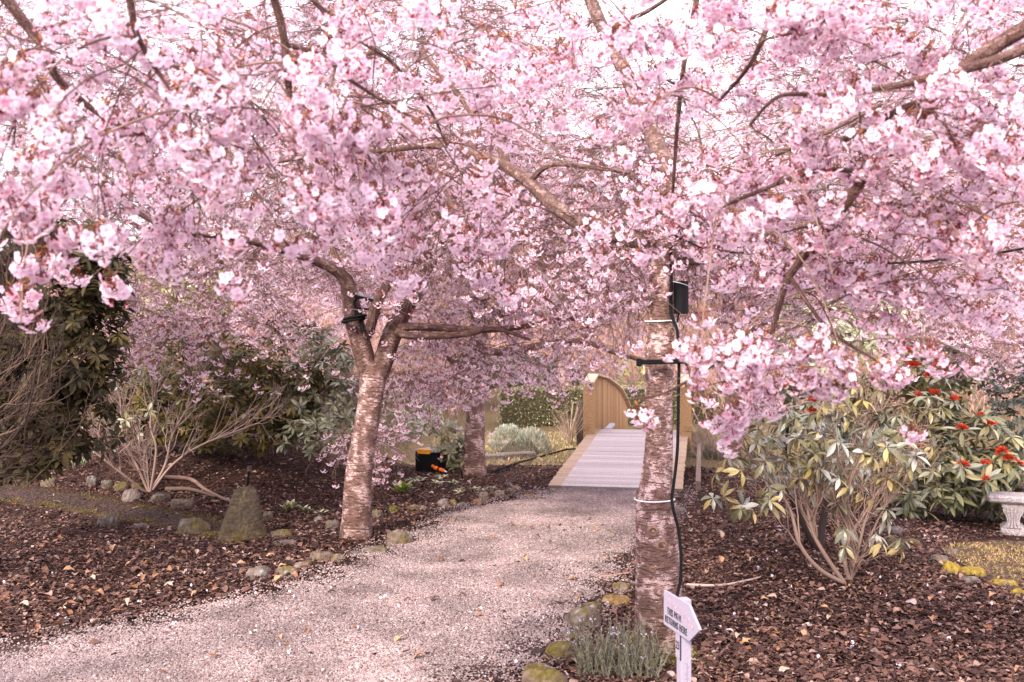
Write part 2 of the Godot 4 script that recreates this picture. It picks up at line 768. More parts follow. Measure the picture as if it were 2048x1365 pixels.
func make_setting() -> void:
	var xs := PackedFloat32Array()
	for v in [-170.0, -110.0, -75.0, -52.0, -38.0, -28.0, -21.0, -16.0, -12.0, -9.0]:
		xs.append(v)
	xs.append_array(steps(-7.5, 7.5, 0.15))
	for v in [9.0, 12.0, 16.0, 21.0, 28.0, 38.0, 52.0, 75.0, 110.0, 170.0]:
		xs.append(v)
	var zs := PackedFloat32Array([30.0, 20.0, 12.0, 7.0, 4.0, 2.0, 0.0])
	zs.append_array(steps(-1.0, -20.0, 0.15))
	zs.append_array(steps(-20.6, -40.0, 0.7))
	zs.append_array(steps(-42.0, -110.0, 3.0))
	zs.append(-140.0)
	zs.append(-190.0)
	structure("ground", "dark brown mulch and earth of the garden beds, rising to the hill behind", sheet(xs, zs, func(x, z): return gh(x, z), func(x, z): return ground_tint(x, z)), M.ground)

	# gravel path
	for q in [[1090, 984], [1000, 1006], [900, 1021], [850, 1058], [760, 1092], [600, 1165], [300, 1240], [0, 1290]]:
		gravel_poly.append(flat(at(q[0], q[1])))
	for q in [Vector2(-5.5, -4.6), Vector2(-5.5, -1.0), Vector2(-0.6, -1.0), Vector2(-0.35, -3.8)]:
		gravel_poly.append(q)
	for q in [[985, 1362], [1062, 1345], [1150, 1270], [1215, 1195], [1275, 1110], [1330, 1050], [1368, 1000], [1372, 984]]:
		gravel_poly.append(flat(at(q[0], q[1])))
	gravel_poly.append(Vector2(1.95, -11.6))
	gravel_poly.append(Vector2(0.4, -11.6))
	var gk := func(x, z):
		var k := 0.5 + 0.5 * fine.get_noise_2d(x * 30.0, z * 30.0)
		var sd := edge_distance(gravel_poly, Vector2(x, z))
		return Color(0.13, 0.085, 0.075).lerp(Color(0.21, 0.15, 0.143).lerp(Color(0.26, 0.193, 0.188), k), S(-0.05, 0.75, sd + 0.2 * fine.get_noise_2d(x * 60.0, z * 60.0)))
	structure("gravel_path", "pale gravel path leading to the bridge", sheet(steps(-6.0, 2.6, 0.08), steps(-0.6, -12.0, 0.08), func(x, z): return sheet_lift(edge_distance(gravel_poly, Vector2(x, z)), x, z), gk), M.gravel)

	# narrow trodden track in the bed on the left
	for q in [[-160, 958], [0, 985], [110, 1000], [200, 1014], [300, 1032], [400, 1052], [440, 1062]]:
		dirt_line.append(flat(at(q[0], q[1])))
	var dk := func(x, z):
		var sd := 0.32 - line_distance(dirt_line, Vector2(x, z))
		var k := 0.5 + 0.5 * fine.get_noise_2d(x * 80.0, z * 80.0)
		var moss := clampf(1.2 - sd * 6.0 + 1.6 * fine.get_noise_2d(x * 120.0, z * 120.0), 0.0, 1.0)
		return Color(0.11, 0.07, 0.06).lerp(Color(0.145, 0.095, 0.08), k).lerp(Color(0.15, 0.11, 0.035), moss * 0.7)
	structure("dirt_path", "narrow bare earth track with mossy edges in the left bed", sheet(steps(-7.0, -2.0, 0.08), steps(-7.2, -12.5, 0.08), func(x, z): return sheet_lift(0.32 - line_distance(dirt_line, Vector2(x, z)), x, z, 0.014), dk), M.ground)

	# mossy lawn by the bench
	for q in [[1868, 1100], [1915, 1082], [2000, 1076], [2300, 1074], [2300, 1260], [2060, 1182], [1990, 1168], [1925, 1140]]:
		lawn_poly.append(flat(at(q[0], q[1])))
	var lk := func(x, z):
		var k := clampf(0.5 + 1.2 * fine.get_noise_2d(x * 110.0, z * 110.0), 0.0, 1.0)
		return Color(0.20, 0.125, 0.095).lerp(Color(0.27, 0.19, 0.11), k)
	structure("moss_lawn", "yellowish mossy lawn beside the stone bench", sheet(steps(2.6, 8.5, 0.1), steps(-5.0, -11.0, 0.1), func(x, z): return sheet_lift(edge_distance(lawn_poly, Vector2(x, z)), x, z, 0.012), lk), M.ground)

	# low stone ledge of the stream bank
	var mb := MB.new()
	var ka := at(958, 924)
	var kb := at(1066, 916)
	var kd := (kb - ka).normalized()
	for k in 5:
		var c := ka.lerp(kb, (k + 0.5) / 5.0) + Vector3(0, 0.02, -0.1)
		mb.box(c, Vector3(ka.distance_to(kb) * 0.099, 0.085 + R(-0.008, 0.008), 0.14), Basis(kd, Vector3.UP, kd.cross(Vector3.UP)), Color(0.26, 0.20, 0.175) * R(0.85, 1.1), 0.015)
	solo("stone_kerb", "low grey stone kerb of the stream bank right of the farther cherry trunk", "kerb", mb.mesh(), M.stone)


# ---------------------------------------------------------------- the bridge
func deck_height(s: float) -> float:
	if s < 4.1:
		return 0.035 + 0.0560 * s
	if s < 4.9:
		return 0.2646 + 0.0560 * (s - 4.1) - 0.09 * (s - 4.1) * (s - 4.1)
	return 0.2518 - 0.088 * (s - 4.9)


func make_bridge() -> void:
	var o := flat(at(1229, 985))
	var root := thing("footbridge", "small wooden footbridge with a ramp of boards and solid panelled sides", "bridge", Vector3(o.x, 0.0, o.y))
	# planks, worn grey in the middle and yellow at both ends
	var planks := []
	for k in 4:
		var mb := MB.new()
		var segs := 10
		var half := 0.76
		for i in segs:
			var x0 := lerpf(-half, half, float(i) / segs)
			var x1 := lerpf(-half, half, float(i + 1) / segs)
			var e := absf((x0 + x1) * 0.5) / half
			var worn: Color = Color(0.50, 0.425, 0.425) * [1.0, 0.84, 1.06, 0.92][k]
			var edge: Color = Color(0.40, 0.28, 0.195) * [1.0, 1.1, 0.94, 1.05][k]
			var col := worn.lerp(edge, S(0.66, 0.93, e + 0.05 * fine.get_noise_2d(x0 * 300.0, k * 90.0)))
			var h0 := 0.0655
			mb.quad(Vector3(x0, 0.018, -h0 + 0.004), Vector3(x1, 0.018, -h0 + 0.004), Vector3(x1, 0.018, h0 - 0.004), Vector3(x0, 0.018, h0 - 0.004), col, Vector3.UP)
			mb.quad(Vector3(x0, 0.018, h0 - 0.004), Vector3(x1, 0.018, h0 - 0.004), Vector3(x1, 0.013, h0), Vector3(x0, 0.013, h0), col, Vector3(0, 1, 1))
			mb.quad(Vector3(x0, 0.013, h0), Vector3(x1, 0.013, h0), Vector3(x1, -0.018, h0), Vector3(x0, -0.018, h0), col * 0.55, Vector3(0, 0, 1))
			mb.quad(Vector3(x0, 0.018, -h0 + 0.004), Vector3(x1, 0.018, -h0 + 0.004), Vector3(x1, 0.013, -h0), Vector3(x0, 0.013, -h0), col, Vector3(0, 1, -1))
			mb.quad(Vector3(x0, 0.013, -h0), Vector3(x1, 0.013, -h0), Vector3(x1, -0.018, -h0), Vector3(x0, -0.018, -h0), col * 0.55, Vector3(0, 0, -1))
		for s in [-1.0, 1.0]:
			mb.quad(Vector3(s * half, 0.018, -0.06), Vector3(s * half, 0.018, 0.06), Vector3(s * half, -0.018, 0.06), Vector3(s * half, -0.018, -0.06), Color(0.42, 0.27, 0.17), Vector3(s, 0, 0))
		planks.append(mb.mesh())
	var s := 0.07
	while s < 12.2:
		var tilt := atan2(deck_height(s + 0.05) - deck_height(s - 0.05), 0.1)
		var f := (AX * cos(tilt) + Vector3.UP * sin(tilt)).normalized()
		var b := Basis(AW, AW.cross(f).normalized() * -1.0, -f)
		b.y = b.z.cross(b.x)
		part("deck_plank", planks[rng.randi() % 4], M.wood, root, Transform3D(b, AX * s + Vector3.UP * (deck_height(s) + R(-0.002, 0.002)) + AW * R(-0.006, 0.006)))
		s += 0.1405
	# bearers under the deck
	for side in [-0.68, 0.0, 0.68]:
		var mb := MB.new()
		for k in 24:
			var a := 0.12 + k * 0.5
			var b := a + 0.5
			var pa: Vector3 = AX * a + AW * side + Vector3.UP * (deck_height(a) - 0.021)
			var pb: Vector3 = AX * b + AW * side + Vector3.UP * (deck_height(b) - 0.021)
			var w := AW * 0.035
			var dn := Vector3.UP * -0.16
			mb.quad(pa - w, pa + w, pb + w, pb - w, Color(0.22, 0.15, 0.11), Vector3.UP)
			mb.quad(pa - w, pb - w, pb - w + dn, pa - w + dn, Color(0.22, 0.15, 0.11), -AW)
			mb.quad(pa + w, pb + w, pb + w + dn, pa + w + dn, Color(0.22, 0.15, 0.11), AW)
			if k == 0:
				mb.quad(pa - w, pa + w, pa + w + dn, pa - w + dn, Color(0.22, 0.15, 0.11), -AX)
		part("bearer", mb.mesh(), M.wood, root)
	# sides of upright boards under a bent capping
	var tops := [[4.02, 1.05], [4.6, 1.15], [6.6, 1.03], [8.6, 0.82], [9.7, 0.68], [11.0, 0.42], [12.1, 0.16]]
	var top_at := func(q: float) -> float:
		for i in tops.size() - 1:
			if q <= tops[i + 1][0]:
				return lerpf(tops[i][1], tops[i + 1][1], (q - tops[i][0]) / (tops[i + 1][0] - tops[i][0]))
		return tops[-1][1]
	var boards := []
	for k in 4:
		var mb := MB.new()
		mb.box(Vector3.ZERO, Vector3(0.5, 0.5, 0.5), Basis(), [Color(0.50, 0.31, 0.155), Color(0.44, 0.265, 0.13), Color(0.54, 0.345, 0.18), Color(0.40, 0.245, 0.125)][k], 0.0)
		boards.append(mb.mesh())
	var sheet_col := Color(0.48, 0.30, 0.155)
	for side in [-1.0, 1.0]:
		var w: float = side * 0.73
		var q := 4.2
		while q < 12.0:
			var lo := deck_height(q) - 0.12
			var hi: float = top_at.call(q) - 0.02
			if hi - lo > 0.05:
				var b := Basis(AX * 0.134, Vector3.UP * (hi - lo), AW * 0.022)
				part("side_board", boards[rng.randi() % 4], M.wood, root, Transform3D(b, AX * q + AW * (w + R(-0.003, 0.003)) + Vector3.UP * (lo + hi) * 0.5))
			q += 0.14
		# capping boards
		for i in tops.size() - 1:
			var a: Vector3 = AX * tops[i][0] + Vector3.UP * tops[i][1] + AW * w
			var c: Vector3 = AX * tops[i + 1][0] + Vector3.UP * tops[i + 1][1] + AW * w
			if i == 0:
				a -= AX * 0.14
			var f := (c - a).normalized()
			var up := AW.cross(f).normalized()
			if up.y < 0.0:
				up = -up
			var mb := MB.new()
			mb.box((a + c) * 0.5 + up * 0.012, Vector3(a.distance_to(c) * 0.5 - 0.001, 0.016, 0.085), Basis(f, up, f.cross(up)), Color(0.62, 0.47, 0.34), 0.004)
			part("capping_board", mb.mesh(), M.wood, root)
		# end post
		var mb := MB.new()
		var px := 3.98
		var ph: float = 1.0
		mb.box(AX * px + AW * w + Vector3.UP * (ph + 0.05) * 0.5, Vector3(0.06, (ph - 0.05) * 0.5, 0.085), Basis(AX, Vector3.UP, AW), sheet_col, 0.006)
		mb.box(AX * (px - 0.068) + AW * (w + 0.05 * side) + Vector3.UP * 0.39, Vector3(0.012, 0.045, 0.05), Basis(AX, Vector3.UP, AW), sheet_col * 0.9, 0.003)
		part("end_post", mb.mesh(), M.wood, root)
	# white notice lying against the left side
	var nb := MB.new()
	nb.box(AX * 5.6 + AW * -0.56 + Vector3.UP * (deck_height(5.6) + 0.05), Vector3(0.5, 0.035, 0.05), Basis(AX, Vector3.UP, AW), Color(0.55, 0.52, 0.58), 0.015)
	solo("pipe", "pale length of pipe lying on the bridge deck against its left side", "pipe", nb.mesh(), M.wood, Transform3D(Basis(), Vector3(o.x, 0, o.y)))
	# dark old post outside the left side
	var db := MB.new()
	var pp := at(1160, 889)
	db.box(Vector3(0, 0.42, 0), Vector3(0.065, 0.46, 0.065), Basis(Vector3.UP, -0.2), Color(0.075, 0.055, 0.045), 0.008)
	solo("old_post", "dark weathered wooden post just outside the left side of the bridge", "post", db.mesh(), M.wood, Transform3D(Basis(), pp))
	# kerb board along the right edge of the ramp
	var kb := MB.new()
	var k0: Vector3 = AX * 0.1 + AW * 0.93
	var k1: Vector3 = AX * 4.4 + AW * 0.93
	kb.box((k0 + k1) * 0.5 + Vector3.UP * 0.06, Vector3(2.15, 0.07, 0.03), Basis(AX, Vector3.UP, AW), Color(0.20, 0.14, 0.11), 0.005)
	solo("edging_board", "grey edging board in the mulch right of the bridge ramp", "edging", kb.mesh(), M.wood, Transform3D(Basis(), Vector3(o.x, 0, o.y)))


# ---------------------------------------------------------------- trees
# branches that reach from the nearest wood already there to every target
func colonize(nodes: PackedVector3Array, rad: PackedFloat32Array, targets: Array, arch: float, thick := 0.009, step := 0.13, tip := 0.0026) -> Array:
	var order := []
	for i in targets.size():
		var best := 1e9
		for q in nodes:
			best = minf(best, q.distance_squared_to(targets[i]))
		order.append(Vector2(best, i))
	order.sort()
	var paths := []
	for e in order:
		var t: Vector3 = targets[int(e.y)]
		var best := 1e9
		var at_ := 0
		for i in nodes.size():
			var dd := nodes[i].distance_squared_to(t)
			# rather join wood that lies lower than the target or about level
			if nodes[i].y > t.y + 0.25:
				dd *= 1.5
			if dd < best:
				best = dd
				at_ = i
		var s := nodes[at_]
		var ln := s.distance_to(t)
		if ln < 0.05:
			continue
		var mid := (s + t) * 0.5 + Vector3.UP * ln * arch * R(0.3, 1.2) + ball() * ln * 0.13
		var m := maxi(3, int(ln / step))
		var pts := PackedVector3Array()
		var r0 := minf(rad[at_] * 0.75, 0.0022 + thick * ln)
		var r1 := minf(r0, tip)
		for k in m + 1:
			var u := float(k) / m
			var p := s.lerp(mid, u).lerp(mid.lerp(t, u), u)
			if k > 0 and k < m:
				p += ball() * minf(0.025, ln * 0.03)
			pts.append(p)
		paths.append([pts, evenly(m + 1, r0, r1)])
		for k in range(1, m + 1):
			nodes.append(pts[k])
			rad.append(lerpf(r0, r1, float(k) / m))
	return paths


# a twig that keeps forking; returns its tips
func ramify(mb: MB, p: Vector3, dir: Vector3, ln: float, r: float, depth: int, col: Color, tips: Array) -> void:
	var pts := PackedVector3Array([p])
	var d := dir.normalized()
	for k in 4:
		d = (d + ball() * 0.28 + Vector3.UP * 0.06).normalized()
		p += d * ln * 0.25
		pts.append(p)
		if depth > 0 and k >= 1 and R(0, 1) < 0.62:
			var side := (d + ball() * 1.1).normalized()
			ramify(mb, p, side, ln * R(0.5, 0.8), r * 0.6, depth - 1, col * R(0.9, 1.12), tips)
	mb.tube(pts, evenly(5, r, r * 0.55), 4, col, 0.0, null, 1.0, 1.0, false)
	if depth > 0:
		ramify(mb, p, d, ln * 0.7, r * 0.58, depth - 1, col, tips)
	else:
		tips.append([p, d])


# limbs: rows of [part name, [[px, py, distance, radius], ...]]; blobs: [px, py, distance, rx, ry, rz, how many branches]
func cherry(label: String, limbs: Array, blobs: Array, o := {}) -> Node3D:
	var first: Array = limbs[0][1][0]
	var base := P(first[0], first[1], first[2])
	var root := thing("cherry_tree", label, "tree", base, 0.0, "cherry trees in blossom")
	var inv := Transform3D(Basis(), -base)
	var nodes := PackedVector3Array()
	var rad := PackedFloat32Array()
	var bark: Material = M[o.get("bark", "bark")]
	for l in limbs:
		var sp := spline(l[1], 5)
		var pts: PackedVector3Array = sp[0]
		var cols := PackedColorArray()
		for i in pts.size():
			var p := pts[i]
			var big: float = sp[1][i]
			if l[0] != "trunk" or p.y > o.get("from", 1.5):
				nodes.append(p)
				rad.append(big)
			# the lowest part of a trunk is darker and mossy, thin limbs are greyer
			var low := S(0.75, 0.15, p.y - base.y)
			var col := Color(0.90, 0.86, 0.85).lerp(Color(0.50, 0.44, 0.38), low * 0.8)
			if l[0] == "limb":
				col = Color(0.62, 0.555, 0.53)
			if big < 0.03:
				col = Color(0.62, 0.53, 0.50)
			cols.append(col * o.get("tone", 1.0) * (1.0 + 0.2 * fine.get_noise_1d(i * 30.0 + p.x * 90.0)))
			pts[i] = p - base
		var mb := MB.new()
		var w: float = sp[1][0]
		mb.tube(pts, sp[1], 20 if w > 0.06 else 9, cols, 0.05, fn, 1.0, 1.3 if w > 0.06 else 0.8)
		part(l[0], mb.mesh(), bark if l[0] == "trunk" else M.bark_limb, root)
	var gaps := []
	for k in o.get("gaps", []):
		gaps.append([P(k[0], k[1], k[2]), k[3] * k[3]])
	var open := func(p: Vector3) -> bool:
		for k in gaps:
			if p.distance_squared_to(k[0]) < k[1]:
				return false
		return true
	var targets := []
	for b in blobs:
		var c := P(b[0], b[1], b[2])
		for k in b[6]:
			var q := ball()
			var t := c + Vector3(q.x * b[3], q.y * b[4], q.z * b[5])
			if open.call(t):
				targets.append(t)
	var paths := colonize(nodes, rad, targets, o.get("arch", 0.12), o.get("thick", 0.009), 0.13, o.get("tip", 0.0026))
	var wood := MB.new()
	var tx := [[], [], []]
	var tc := [[], [], []]
	var cx := []
	var cc := []
	var dens: float = o.get("dens", 1.0)
	var every: int = o.get("every", 1)
	var hang: float = o.get("hang", 0.55)
	for pr in paths:
		var pts: PackedVector3Array = pr[0]
		var local := PackedVector3Array()
		for p in pts:
			local.append(p - base)
		var g := R(0.75, 1.15)
		wood.tube(local, pr[1], 5 if pr[1][0] > 0.007 else 4, Color(0.155, 0.10, 0.085) * g, 0.0, null, 1.0, 0.8, false)
		for k in range(1, pts.size(), every):
			var fwd := (pts[mini(k + 1, pts.size() - 1)] - pts[k - 1]).normalized()
			var n: int = o.get("spray", 2) + (0 if k < pts.size() - 1 else 1)
			for j in n:
				var ang := R(0, TAU)
				var dir := fwd * R(0.2, 1.0) + Vector3(cos(ang), 0, sin(ang)) * 0.8 + Vector3.DOWN * R(-0.35, hang)
				var b := look(dir).scaled(Vector3.ONE * R(0.65, 1.25) * o.get("twig", 1.0))
				var v := rng.randi() % 3
				var xf := Transform3D(b, pts[k] - base)
				if not open.call(pts[k] + dir.normalized() * 0.2):
					continue
				tx[v].append(xf)
				tc[v].append(Color.WHITE * R(0.7, 1.25))
				if R(0, 1) > dens:
					continue
				for s in twig_protos[v].spots:
					if R(0, 1) < o.get("fill", 0.62):
						var q0: Vector3 = xf * s
						for rep in o.get("clump", 2):
							var q := q0 + (Vector3.ZERO if rep == 0 else ball() * 0.045)
							var cb := Basis(Vector3.UP, R(0, TAU)) * Basis(Vector3(1, 0, 0), R(-0.35, 0.35))
							cx.append(Transform3D(cb.scaled(Vector3.ONE * R(0.8, 1.25) * o.get("bloom", 1.0)), q))
							var t := R(0, 1)
							cc.append(Color(1, 1, 1).lerp(Color(0.99, 0.93, 0.96), t) * R(0.95, 1.03))
	# long thin whips that arch out of the crown
	for k in o.get("whips", 0):
		var p := nodes[rng.randi() % nodes.size()]
		var ang := R(0, TAU)
		var dir := Vector3(cos(ang), R(-0.1, 0.55), sin(ang)).normalized()
		var wl: float = R(0.5, 1.3) * o.get("whip", 1.0)
		var wp := PackedVector3Array([p - base])
		var keep := true
		for j in 10:
			dir = (dir + Vector3.DOWN * 0.11 * o.get("sag", 1.0) + ball() * 0.12).normalized()
			p += dir * wl * 0.1
			keep = keep and open.call(p)
			wp.append(p - base)
			if R(0, 1) < o.get("whip_bloom", 0.3):
				cx.append(Transform3D(Basis(Vector3.UP, R(0, TAU)).scaled(Vector3.ONE * R(0.8, 1.15) * o.get("bloom", 1.0)), p - base))
				cc.append(Color(1, 1, 1).lerp(Color(0.99, 0.93, 0.96), R(0, 1)))
		if keep:
			wood.tube(wp, evenly(11, 0.0042, 0.0014), 4, Color(0.20, 0.125, 0.10) * R(0.7, 1.4), 0.0, null, 1.0, 1.0, false)
	part("branches", wood.mesh(), M.twig, root).set_meta("kind", "stuff")
	for v in 3:
		many("twigs", twig_protos[v].mesh, M.twig, tx[v], tc[v], root)
	# clusters: the largest in view are parts
	var near: int = o.get("parts", 300)
	var order := []
	var taken := {}
	if near > 0:
		for i in cx.size():
			var p: Vector3 = cx[i].origin + base
			if in_view(p, 1.0):
				order.append(Vector2(p.distance_to(Vector3(0, EYE, 0)), i))
		order.sort()
		for k in mini(near, order.size()):
			var i := int(order[k].y)
			taken[i] = true
			if k < o.get("split", 0):
				# close enough for its single flowers to be told apart
				var sc: Array = split_clusters[i % 4]
				var cl := part("blossom_cluster", sc[0], M.petal, root, cx[i])
				for fl in sc[1]:
					part("flower", fl, M.petal, cl)
				continue
			part("blossom_cluster", cluster_meshes[i % 4], M.petal, root, cx[i])
	var rx := []
	var rc := []
	var bx := []
	var bc := []
	for i in cx.size():
		if taken.has(i):
			continue
		if i % 6 == 0:
			bx.append(cx[i])
			bc.append(cc[i])
		else:
			rx.append(cx[i])
			rc.append(cc[i])
	many("blossoms", cluster_meshes[0], M.petal, rx, rc, root)
	many("bud_clusters", bud_mesh, M.petal, bx, bc, root)
	print(label.substr(0, 40), " branches ", paths.size(), " clusters ", cx.size())
	return root


func make_trees() -> void:
	# the forked tree left of the path
	cherry("forked cherry tree in pink blossom left of the gravel path, carrying a black lamp", [
		["trunk", [[712, 1100, 8.65, .165], [712, 1075, 8.65, .148], [714, 1030, 8.65, .128], [717, 950, 8.65, .116], [730, 870, 8.65, .108], [741, 800, 8.65, .105], [747, 748, 8.65, .118], [748, 728, 8.65, .09]]],
		["limb", [[741, 760, 8.65, .085], [725, 700, 8.62, .088], [709, 645, 8.6, .080], [699, 590, 8.6, .072], [688, 555, 8.6, .055], [640, 525, 8.5, .040], [540, 492, 8.3, .034], [450, 472, 8.1, .030], [345, 460, 7.9, .024], [240, 405, 7.7, .016]]],
		["limb", [[735, 672, 8.55, .042], [742, 650, 8.48, .044], [752, 612, 8.42, .046], [768, 580, 8.4, .043], [795, 545, 8.4, .040], [850, 512, 8.4, .034], [900, 462, 8.4, .026], [960, 400, 8.5, .016]]],
		["limb", [[757, 750, 8.65, .092], [772, 705, 8.66, .086], [786, 665, 8.68, .086], [808, 622, 8.7, .074], [834, 583, 8.8, .064], [855, 540, 8.9, .054], [880, 500, 9.0, .045], [950, 440, 9.2, .032], [1020, 350, 9.4, .020]]],
		["limb", [[790, 660, 8.66, .042], [815, 654, 8.6, .037], [870, 655, 8.5, .033], [960, 660, 8.3, .029], [1040, 654, 8.1, .025], [1120, 640, 8.0, .02], [1230, 632, 7.9, .015]]],
		["limb", [[795, 665, 8.6, .038], [825, 672, 8.5, .034], [880, 672, 8.4, .03], [940, 667, 8.3, .026], [990, 658, 8.2, .018], [1060, 680, 8.0, .010]]],
		["limb", [[690, 560, 8.6, .03], [655, 470, 8.7, .026], [640, 430, 8.8, .024], [560, 360, 9.0, .020], [430, 320, 9.2, .014]]],
		["limb", [[900, 462, 8.4, .024], [850, 380, 8.6, .022], [800, 300, 8.8, .018], [720, 200, 9.0, .012]]],
	], shifted([
		[430, 470, 8.4, 1.7, .75, 1.2, 70], [760, 400, 9.2, 1.6, .8, 1.2, 76], [1050, 480, 8.6, 1.2, .9, 1.2, 55], [620, 250, 9.3, 2.0, .8, 1.3, 56], [1000, 250, 9.2, 1.6, .8, 1.2, 42],
		[180, 330, 8.2, 1.4, .8, 1.2, 40], [150, 60, 8.2, 1.6, .6, 1.2, 46], [500, 30, 8.8, 1.6, .6, 1.2, 44], [100, 200, 7.9, 1.2, .6, 1.0, 30], [250, 110, 9.4, 2.0, .6, 1.0, 46], [950, 60, 9.4, 1.5, .45, 1.0, 34], [700, 20, 9.0, 1.2, .4, .8, 24], [800, 60, 8.8, 1.4, .5, 1.0, 26], [420, 640, 8.4, .9, .35, .7, 20], [1030, 640, 8.2, .9, .35, .6, 24],
		[830, 780, 9.3, .6, .28, .3, 14], [750, 890, 9.2, .3, .2, .25, 11], [960, 730, 9.4, .5, .2, .4, 7], [860, 680, 9.2, .5, .2, .4, 6],
	], 0.7), {"from": 1.45, "fill": 0.16, "spray": 3, "whips": 260, "bloom": 0.86, "clump": 1, "gaps": [[866, 905, 11.6, .42], [866, 905, 10.6, .36], [866, 905, 9.8, .34], [950, 850, 12.0, .5], [950, 830, 10.8, .42], [950, 830, 9.8, .4], [790, 590, 7.9, .55], [700, 620, 7.9, .45], [930, 650, 7.7, .35], [860, 540, 8.2, .4]]})

	# the near tree right of the path
	cherry("cherry tree with peeling lichened trunk close by, black cable tied along it", [
		["trunk", [[1324, 1345, 5.4, .185], [1322, 1312, 5.4, .160], [1319, 1265, 5.4, .135], [1317, 1180, 5.4, .124], [1314, 1080, 5.4, .114], [1309, 1003, 5.4, .105], [1312, 975, 5.4, .090], [1318, 900, 5.4, .076], [1318, 800, 5.4, .074], [1320, 700, 5.4, .076], [1322, 620, 5.4, .076], [1326, 545, 5.4, .070], [1330, 488, 5.4, .066], [1331, 465, 5.4, .05]]],
		["limb", [[1330, 496, 5.4, .05], [1290, 486, 5.42, .048], [1245, 474, 5.48, .046], [1170, 452, 5.6, .044], [1105, 408, 5.8, .042], [1055, 362, 5.95, .039], [995, 325, 6.1, .035], [930, 305, 6.3, .034], [865, 290, 6.4, .026], [780, 300, 6.5, .017], [640, 312, 6.6, .012], [480, 335, 6.7, .008]]],
		["limb", [[1012, 335, 6.06, .034], [1005, 300, 6.1, .033], [996, 258, 6.15, .028], [975, 200, 6.3, .014]]],
		["limb", [[1330, 490, 5.4, .06], [1342, 430, 5.5, .058], [1337, 350, 5.7, .055], [1318, 300, 5.85, .053], [1290, 235, 6.0, .050], [1250, 145, 6.2, .046], [1200, 45, 6.4, .043], [1160, -50, 6.6, .038], [1080, -220, 6.8, .024]]],
		["limb", [[1215, 75, 6.35, .022], [1240, 45, 6.3, .018], [1290, 25, 6.2, .014], [1360, -20, 6.1, .010]]],
		["limb", [[1055, 368, 5.95, .02], [1100, 330, 5.8, .016], [1180, 335, 5.6, .013], [1260, 345, 5.4, .009]]],
		["limb", [[945, 310, 6.25, .026], [945, 230, 6.4, .024], [895, 165, 6.6, .020], [840, 100, 6.8, .012]]],
		["limb", [[1332, 470, 5.4, .026], [1400, 400, 5.5, .022], [1500, 330, 5.7, .018], [1620, 280, 6.0, .020], [1760, 210, 6.3, .013]]],
		["limb", [[1330, 520, 5.42, .022], [1420, 520, 5.6, .019], [1530, 470, 5.9, .022], [1680, 440, 6.3, .016], [1850, 430, 6.6, .010]]],
	], shifted([
		[1100, 330, 6.2, 1.1, .6, .9, 60], [1500, 350, 6.2, 1.1, .7, 1.0, 60], [1250, 520, 5.9, .7, .4, .6, 30], [880, 420, 6.5, 1.0, .5, .8, 40], [1750, 450, 6.6, 1.0, .6, .9, 45], [1000, 120, 6.8, 1.3, .6, 1.0, 28], [1600, 560, 6.2, .8, .3, .6, 22],
		[700, 330, 6.6, .9, .4, .7, 26], [1900, 110, 6.6, .9, .5, .9, 34], [1650, 40, 6.8, .9, .35, .8, 22], [1560, 130, 6.6, 1.0, .5, .9, 22], [1300, 430, 4.3, .5, .28, .25, 18], [1180, 480, 4.6, .4, .2, .25, 10],
	], 1.1), {"from": 1.9, "bark": "bark_pale", "fill": 0.155, "spray": 3, "whips": 260, "bloom": 0.86, "clump": 1, "gaps": [[1362, 600, 5.0, .36], [1070, 375, 5.3, .22], [1330, 640, 4.9, .26], [1320, 800, 4.8, .6], [1290, 230, 5.5, .3], [1220, 90, 5.9, .3], [1000, 290, 5.7, .22], [1340, 90, 6.0, .5], [1420, 40, 6.5, .5]]})

	# two more trunks farther back
	cherry("slender cherry tree behind the black box, its trunk banded with pale rings", [
		["trunk", [[947, 965, 12.7, .20], [947, 940, 12.7, .165], [948, 900, 12.7, .135], [951, 820, 12.7, .12], [953, 740, 12.7, .11], [957, 660, 12.7, .10], [952, 590, 12.7, .085], [940, 540, 12.7, .07]]],
		["limb", [[955, 700, 12.6, .05], [1010, 705, 12.3, .048], [1060, 695, 12.0, .045], [1120, 685, 11.6, .042], [1175, 685, 11.2, .038], [1230, 705, 10.8, .032], [1290, 722, 10.5, .02]]],
		["limb", [[953, 740, 12.7, .05], [905, 722, 12.5, .045], [880, 690, 12.4, .038], [820, 650, 12.2, .028], [740, 620, 12.0, .018]]],
		["limb", [[940, 545, 12.7, .06], [880, 460, 12.9, .045], [780, 380, 13.1, .03], [640, 330, 13.3, .018]]],
		["limb", [[942, 545, 12.7, .06], [1020, 450, 12.9, .045], [1120, 360, 13.1, .03], [1250, 310, 13.3, .018]]],
	], [
		[900, 540, 12.8, 2.3, .6, 1.5, 40], [1080, 590, 12.0, 1.4, .35, 1.0, 15], [700, 600, 12.6, 1.5, .45, 1.0, 18], [1000, 400, 13.5, 3.0, 1.0, 1.6, 36], [860, 770, 12.2, .7, .3, .5, 9], [1110, 720, 11.2, .7, .15, .5, 7], [900, 850, 12.3, .5, .3, .3, 8],
	], {"from": 1.4, "parts": 0, "tone": 1.3, "fill": 0.21, "whips": 110, "clump": 1, "bloom": 1.05, "gaps": [[950, 840, 12.2, .6], [955, 840, 11.4, .45], [866, 905, 11.9, .45], [866, 905, 11.0, .36]]})
